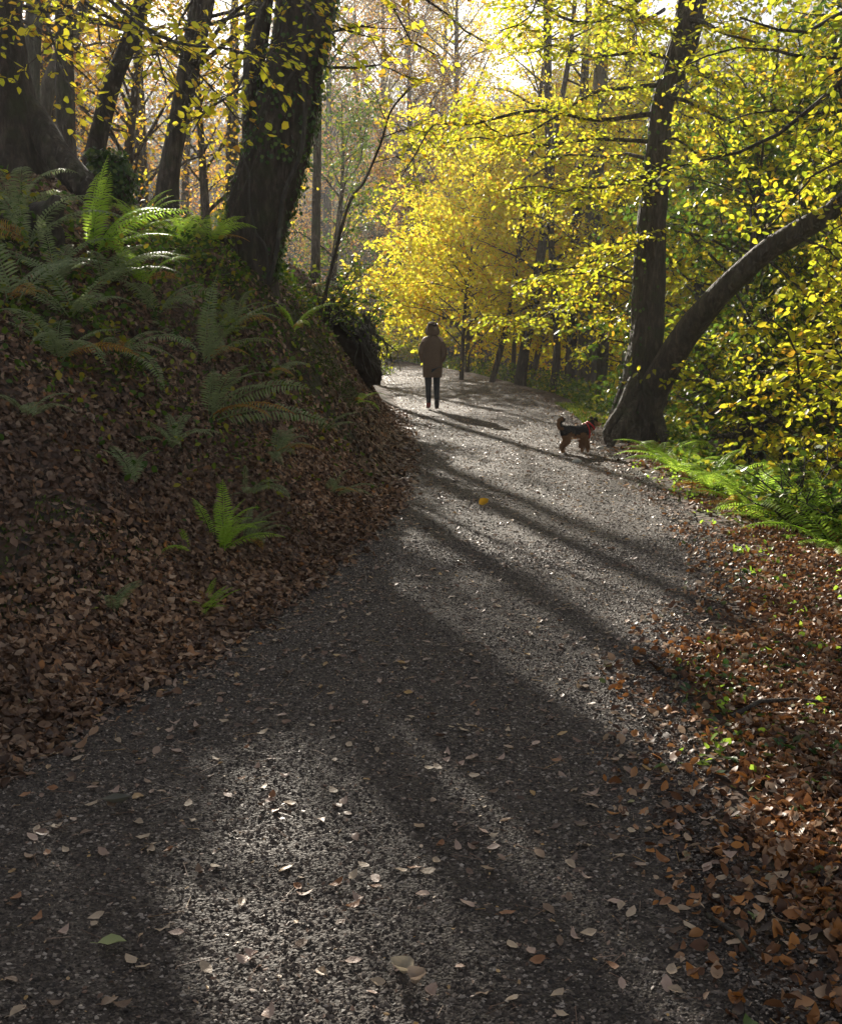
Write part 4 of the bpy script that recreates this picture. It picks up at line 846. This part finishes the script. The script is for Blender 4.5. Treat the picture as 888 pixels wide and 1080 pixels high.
# ------------------------------------------------------------------ small stones and twigs by the dog
def stone(px, py, s, label, seed, Y=None):
    q = hit(px, py); bm = bmesh.new(); bmesh.ops.create_icosphere(bm, subdivisions=3, radius=s)
    for v in bm.verts: v.co *= 1 + .3 * mnoise.noise(v.co / s * 1.3 + Vector((seed, 0, 0))); v.co.z *= .55
    me = bpy.data.meshes.new('stone'); bm.to_mesh(me); bm.free(); me.materials.append(M['stone'])
    o = bpy.data.objects.new('stone', me); COL.objects.link(o); o.location = Vector([float(c) for c in q]) + Vector((0, 0, s * .3)); tag(o, label, 'stone')
M['stone'] = plain('pale_stone', (.42, .40, .37), .7, .2, 40, .4)
stone(608, 488, .055, 'pale stone on the path below the dog', 2); stone(633, 474, .05, 'pale stone by the path edge right of the front paws', 5)
def branch(pts, r, label, seed, m='bark'):
    mb = MB(); tube(mb, pts, np.linspace(r, r * .35, len(pts)), 7, .25, seed); o = mb.build('fallen_branch', M[m]); tag(o, label, 'branch')
def gpt(px, py, up=.03): q = hit(px, py); return q + [0, 0, up]
branch([gpt(770, 765), gpt(800, 752, .05), gpt(840, 748, .04), gpt(880, 752, .04)], .012, 'thin twig lying across the russet leaves on the right verge', 2)
branch([gpt(745, 975, .02), gpt(775, 1000, .04), gpt(800, 1030, .03)], .008, 'short dark twig across the verge edge, bottom right', 3)
branch([gpt(768, 930, .02), gpt(800, 925, .05), gpt(825, 918, .06), gpt(845, 928, .05)], .006, 'curved yellow-green stalk on the russet leaves, lower right', 4, 'moss') if False else None
#EOF_PART3
# ------------------------------------------------------------------ skinned figures
def skin(name, chains, mats, parent, sub=2, root=0, colour=None, scale=None, smooth=True):
    """chains: list of lists of (key, (x,y,z), r or (rx,ry)); a key already met reuses that vertex"""
    vs, es, rs_, idx = [], [], [], {}
    for ch in chains:
        prev = None
        for key, co, r in ch:
            if key not in idx:
                idx[key] = len(vs); vs.append(co); rs_.append(r if isinstance(r, tuple) else (r, r))
            k = idx[key]
            if prev is not None and prev != k: es.append((prev, k))
            prev = k
    me = bpy.data.meshes.new(name); me.from_pydata(vs, es, []); o = bpy.data.objects.new(name, me); COL.objects.link(o)
    md = o.modifiers.new('skin', 'SKIN'); md.use_smooth_shade = True; md.branch_smoothing = .4
    for k, r in enumerate(rs_): me.skin_vertices[0].data[k].radius = r; me.skin_vertices[0].data[k].use_root = (k == root)
    s2 = o.modifiers.new('sub', 'SUBSURF'); s2.levels = sub; s2.render_levels = sub
    dg = bpy.context.evaluated_depsgraph_get(); m2 = bpy.data.meshes.new_from_object(o.evaluated_get(dg)); o.modifiers.clear(); o.data = m2
    m2.materials.clear()
    for m in mats: m2.materials.append(m)
    for p in m2.polygons:
        p.use_smooth = True
        if colour: p.material_index = colour(p.center, p.normal)
    if parent: o.parent = parent
    return o
# ---- the walker, seen from behind
fx, fy = 0.21, 20.3; fz = pz(fx, fy)
pr = empty('person', (fx, fy, fz), 'person in a brown hooded coat and dark trousers walking away up the path', 'person')
pr.rotation_euler = (0, 0, .05)
skinm = plain('skin', (.42, .26, .19), .6, .06); coatm = plain('coat', (.115, .065, .035), .85, .18, 22, .6); furm = plain('fur', (.12, .075, .045), .95, .4, 60, 1.0)
jean = plain('trousers', (.016, .019, .028), .8, .25, 50, .4); bootm = plain('boot', (.02, .017, .016), .6, .2); redm = plain('boot_heel', (.30, .05, .04), .6, .2); hairm = plain('hair', (.04, .024, .015), .6, .3, 40)
# z up, facing +y; left foot forward (x<0) planted, right heel lifting
body = [[('hip', (0, 0, .84), (.13, .10)), ('waist', (0, .005, .98), (.11, .085)), ('chest', (0, .01, 1.17), (.135, .095)), ('top', (0, 0, 1.31), (.10, .075)), ('neck', (0, .01, 1.37), .05), ('chin', (0, .03, 1.43), .062), ('skull', (0, .02, 1.50), (.075, .085)), ('crown', (0, .01, 1.56), (.055, .065))],
        [('skull', (0, .02, 1.5), .07), ('nose', (0, .115, 1.475), .012)],
        [('top', 0, 0), ('shl', (-.15, 0, 1.29), .055), ('ell', (-.205, -.035, 1.05), .042), ('wrl', (-.155, .085, .87), .028), ('pml', (-.135, .12, .84), (.032, .018))],
        [('top', 0, 0), ('shr', (.15, 0, 1.29), .055), ('elr', (.205, -.035, 1.05), .042), ('wrr', (.155, .085, .87), .028), ('pmr', (.135, .12, .84), (.032, .018))],
        [('hip', 0, 0), ('hl', (-.075, .01, .78), .082), ('kl', (-.072, .05, .45), .052), ('al', (-.068, .02, .09), .034), ('tl', (-.072, .14, .035), (.035, .022))],
        [('hip', 0, 0), ('hr', (.075, -.01, .78), .082), ('kr', (.074, -.015, .46), .052), ('ar', (.07, -.19, .13), .034), ('tr', (.074, -.10, .035), (.035, .02))]]
for sgn, w_ in ((-1, 'l'), (1, 'r')):            # five fingers closing inside the coat pockets
    for j, ln in enumerate((.062, .072, .068, .055)):
        off = (j - 1.5) * .016
        body.append([('pm' + w_, 0, 0), (f'f{w_}{j}a', (sgn * (.135 - .012) + off * .3, .145, .825 - off), .009), (f'f{w_}{j}b', (sgn * .105 + off * .3, .145 + ln * .3, .80 - off), .008), (f'f{w_}{j}c', (sgn * .085, .13 + ln * .1, .785 - off), .0065)])
    body.append([('pm' + w_, 0, 0), (f't{w_}a', (sgn * .118, .108, .868), .010), (f't{w_}b', (sgn * .095, .118, .878), .008)])
first = {}
for ch in body:
    for k, (key, co, r) in enumerate(ch):
        if co == 0: ch[k] = (key, *first[key])
        else: first.setdefault(key, (co, r))
skin('body', body, [skinm], pr, 2, 0)
skin('trousers', [[('h', (0, 0, .86), (.145, .11)), ('hl', (-.078, .01, .76), .092), ('ml', (-.076, .035, .60), .075), ('kl', (-.073, .045, .45), .062), ('cl', (-.07, .03, .28), .055), ('al', (-.068, .018, .11), .045)],
                  [('h', (0, 0, .86), (.145, .11)), ('hr', (.078, -.01, .76), .092), ('mr', (.077, -.01, .60), .075), ('kr', (.074, -.02, .46), .062), ('cr', (.072, -.10, .30), .055), ('ar', (.07, -.185, .155), .045)]], [jean], pr, 2)
# coat: a lofted shell with an open hem, sleeves joined into it, back vent and seams
def loft(rings, ns=40):
    vs, fs = [], []
    for (cx, cy, cz, rx, ry, p) in rings:
        for k in range(ns):
            a = 2 * math.pi * k / ns; c, s = math.cos(a), math.sin(a)
            vs.append((cx + rx * math.copysign(abs(c) ** p, c), cy + ry * math.copysign(abs(s) ** p, s), cz))
    for i in range(len(rings) - 1):
        for k in range(ns): fs.append((i * ns + k, i * ns + (k + 1) % ns, (i + 1) * ns + (k + 1) % ns, (i + 1) * ns + k))
    return vs, fs
rings = [(0, 0, .60, .178, .133, .8), (0, 0, .655, .180, .137, .8), (0, 0, .72, .182, .14, .8), (0, 0, .82, .180, .145, .8), (0, 0, .93, .172, .14, .8), (0, 0, 1.02, .166, .13, .8), (0, 0, 1.12, .172, .132, .8), (0, 0, 1.21, .180, .13, .8), (0, 0, 1.27, .172, .12, .85), (0, 0, 1.315, .135, .105, .9), (0, 0, 1.35, .088, .088, 1), (0, .005, 1.385, .07, .075, 1)]
vs_, fs_ = loft(rings)
vv_ = [Vector(v) for v in vs_]
for v in vv_:
    f = 1 + .035 * mnoise.noise(Vector((v.x * 9, v.y * 9, v.z * 5))) + .03 * mnoise.noise(Vector((v.x * 22, v.y * 22, v.z * 6)))
    v.x *= f; v.y *= f
    if v.y < 0 and abs(v.x) < .012 and v.z < .85: v.y += .02
me = bpy.data.meshes.new('coat'); me.from_pydata([tuple(v) for v in vv_], [], fs_); me.materials.append(coatm)
for p in me.polygons: p.use_smooth = True
coat = bpy.data.objects.new('coat', me); COL.objects.link(coat); coat.parent = pr
so = coat.modifiers.new('thick', 'SOLIDIFY'); so.thickness = .014; so.offset = -1
ss = coat.modifiers.new('sub', 'SUBSURF'); ss.levels = 1; ss.render_levels = 1
for sgn in (-1, 1):
    skin('sleeve', [[('s', (sgn * .125, 0, 1.265), (.075, .075)), ('u', (sgn * .185, -.01, 1.17), .066), ('e', (sgn * .212, -.035, 1.04), .058), ('f', (sgn * .192, .03, .94), .052), ('w', (sgn * .168, .078, .875), .046)]], [coatm], pr, 2)
    mbk = MB(); tube(mbk, [(sgn * .075, -.139, .80), (sgn * .115, -.134, .80), (sgn * .150, -.115, .80)], [.006, .007, .006], 6); k_ = mbk.build('pocket_flap', coatm, None); k_.parent = pr
skin('hood', [[('a', (0, -.02, 1.345), (.13, .10)), ('b', (0, -.012, 1.41), (.142, .115)), ('c', (0, 0, 1.485), (.118, .115)), ('d', (0, .01, 1.555), (.102, .105)), ('e', (0, .015, 1.615), (.066, .07))]], [coatm], pr, 2)
mb = MB(); rf = np.random.default_rng(2)          # fur trim round the hood opening, flaring at the sides
nr = 2600; a = rf.uniform(-2.5, 2.5, nr); c0 = np.stack([np.sin(a) * (.092 + .05 * np.clip(.3 - np.cos(a), 0, 1)), .045 + 0 * a + .01 * rf.normal(0, 1, nr), 1.475 + np.cos(a) * .115], -1)
d = np.stack([np.sin(a), rf.normal(-.1, .7, nr), np.cos(a)], -1) + rf.normal(0, .35, (nr, 3)); d /= np.linalg.norm(d, axis=1)[:, None]
segs(mb, c0 - d * .01, c0 + d * rf.uniform(.012, .03, nr)[:, None], .0022, .0006)
ring = [(math.sin(t) * .09, .05, 1.475 + math.cos(t) * .105) for t in np.linspace(-2.5, 2.5, 30)]; tube(mb, ring, .018, 8, .2, 1)
o = mb.build('fur_trim', furm, None); o.parent = pr
skin('hair', [[('a', (0, .01, 1.49), (.088, .092)), ('b', (0, .0, 1.55), (.075, .082)), ('c', (0, .01, 1.585), (.04, .05))], [('a', (0, .01, 1.49), .08), ('d', (0, -.03, 1.40), (.06, .04))]], [hairm], pr, 1)
for (ax, ay, az, tx, ty, tz, m_) in ((-.068, .01, .10, -.073, .15, .045, redm), (.07, -.20, .15, .075, -.10, .05, bootm)):
    b_ = skin('boot', [[('s', (ax, ay, az + .07), .05), ('a', (ax, ay, az - .01), .048), ('m', ((ax + tx) / 2, (ay + ty) / 2, (az + tz) / 2 - .015), (.044, .036)), ('t', (tx, ty, tz), (.042, .032)), ('e', (tx, ty + .05, tz - .008), (.032, .022))]], [bootm, m_], pr, 2,
              colour=lambda c, n, ay=ay: 1 if c.y < ay + .03 and c.z < .13 else 0)

# ---- the dog
dx, dy = 1.93, 13.5; dz = pz(dx, dy)
dg_ = empty('dog', (dx, dy, dz), 'small black and tan dog with red collar standing beside the two-stemmed beech', 'dog')
dg_.rotation_euler = (0, 0, .30); dg_.scale = (1.06, 1.06, 1.06)
black = plain('dog_black_fur', (.014, .012, .011), .7, .4, 90, .8); tan = plain('dog_tan_fur', (.30, .155, .065), .75, .3, 90, .8); eye = plain('dog_eye', (.01, .008, .006), .15, .1)
# local: +x forward
b = 'b'
dog = [[('rump', (-.165, 0, .265), (.074, .070)), ('loin', (-.09, 0, .262), (.072, .072)), ('rib', (.0, 0, .248), (.080, .085)), ('chest', (.085, 0, .245), (.078, .092)), ('wither', (.125, 0, .280), (.062, .070)), ('neck', (.160, .0, .318), (.052, .054)), ('head', (.200, 0, .352), (.050, .048)), ('brow', (.230, 0, .350), (.040, .038)), ('muz', (.268, 0, .332), (.027, .025)), ('nose', (.305, 0, .333), (.014, .012))],
       [('rump', (-.165, 0, .265), .06), ('t0', (-.212, 0, .30), .026), ('t1', (-.236, .0, .338), .022), ('t2', (-.232, .0, .378), .019), ('t3', (-.205, .0, .402), .016), ('t4', (-.178, 0, .398), .010)]]
for sg, lift, off in ((-1, 0, -.02), (1, 0, .03)):
    y0 = sg * .042
    dog.append([('rump', (-.165, 0, .265), .06), (f'h{sg}', (-.150 + off * .3, y0, .215), (.044, .052)), (f'k{sg}', (-.122 + off * .5, y0, .155), .036), (f'hk{sg}', (-.200 + off, y0, .092), .020), (f'pp{sg}', (-.190 + off, y0, .030), .018), (f'pw{sg}', (-.170 + off, y0, .015), (.023, .015))])
for sg, off in ((-1, .015), (1, -.02)):
    y0 = sg * .04
    dog.append([('chest', (.085, 0, .25), .06), (f's{sg}', (.095, y0, .215), (.038, .042)), (f'e{sg}', (.080 + off * .4, y0, .150), .029), (f'w{sg}', (.095 + off, y0, .080), .021), (f'q{sg}', (.094 + off, y0, .028), .018), (f'fp{sg}', (.112 + off, y0, .014), (.023, .014))])
def dogcol(c, n):
    if c.x < -.195 and c.z > .28: return 0 if c.x > -.23 and c.z < .39 and n.x > 0 else 1
    if c.x > .215: return 1
    if c.z > .235 + .02 * math.sin(c.x * 40) and c.x < .14: return 0
    if c.z > .30 and c.x < .19: return 0
    return 1
db = skin('body', dog, [black, tan], dg_, 2, 0, dogcol)
mb = MB(); rd = np.random.default_rng(12); pc, pn, pm = [], [], []
for p in db.data.polygons:
    if p.center.z > .06 and p.center.x < .235:
        for _ in range(5):
            vsx = [db.data.vertices[i].co for i in p.vertices]; wq = rd.dirichlet(np.ones(len(vsx))); pc.append(sum((v * float(w_) for v, w_ in zip(vsx, wq)), Vector())); pn.append(p.normal.copy()); pm.append(p.material_index)
pc = np.array(pc); pn = np.array(pn); pm = np.array(pm); hd = pn * .8 + np.array([-.55, 0, -.5]) + rd.normal(0, .25, pc.shape); hd /= np.linalg.norm(hd, axis=1)[:, None]
hl = rd.uniform(.010, .026, len(pc))[:, None]
for mi in (0, 1): segs(mb, pc[pm == mi], (pc + hd * hl)[pm == mi], .0026, .0006, mi)
fo = mb.build('fur', [black, tan], None); fo.parent = dg_
for sg in (-1, 1):
    mb = MB(); tube(mb, [(.195, sg * .028, .385), (.190, sg * .047, .405), (.205, sg * .056, .392), (.222, sg * .058, .368)], [.012, .019, .016, .006], 8); o = mb.build('ear', black, None); o.parent = dg_
    bm = bmesh.new(); bmesh.ops.create_icosphere(bm, subdivisions=2, radius=.0065, matrix=Matrix.Translation((.252, sg * .021, .366))); me = bpy.data.meshes.new('eye'); bm.to_mesh(me); bm.free(); me.materials.append(eye); o = bpy.data.objects.new('eye', me); COL.objects.link(o); o.parent = dg_
bm = bmesh.new(); bmesh.ops.create_icosphere(bm, subdivisions=2, radius=.012, matrix=Matrix.Translation((.318, 0, .337))); me = bpy.data.meshes.new('nose'); bm.to_mesh(me); bm.free(); me.materials.append(eye); o = bpy.data.objects.new('nose', me); COL.objects.link(o); o.parent = dg_
redc = plain('red_collar', (.62, .03, .03), .5, .1)
def ringtube(c, ax, r1, r2, th, name, m):
    mb = MB(); ax = Vector(ax).normalized(); u = ax.orthogonal().normalized(); v = ax.cross(u)
    pts = [Vector(c) + u * math.cos(t) * r1 + v * math.sin(t) * r2 for t in np.linspace(0, 2 * math.pi, 25)]
    tube(mb, pts, th, 6, cap=False); o = mb.build(name, m, None); o.parent = dg_
ringtube((.160, 0, .318), (.75, 0, .65), .060, .060, .010, 'collar', redc)
ringtube((.108, 0, .258), (.95, 0, .1), .098, .086, .007, 'harness_strap', redc)

# ------------------------------------------------------------------ haze: one closed box round everything
bm = bmesh.new(); bmesh.ops.create_cube(bm, size=1)
me = bpy.data.meshes.new('haze'); bm.to_mesh(me); bm.free()
hz_ = bpy.data.objects.new('haze', me); COL.objects.link(hz_)
zt_ = 66.0; zb_ = float(Zg.min()) - 1; hz_.scale = (760, 470, zt_ - zb_); hz_.location = (0, 205, (zt_ + zb_) / 2); hz_['kind'] = 'stuff'
m = bpy.data.materials.new('haze'); m.use_nodes = True; t = m.node_tree; t.nodes.remove(t.nodes['Principled BSDF'])
pv = t.nodes.new('ShaderNodeVolumePrincipled'); pv.inputs['Color'].default_value = (.95, .93, .9, 1); pv.inputs['Density'].default_value = HAZE; pv.inputs['Anisotropy'].default_value = .55
t.links.new(pv.outputs[0], t.nodes['Material Output'].inputs['Volume']); me.materials.append(m)
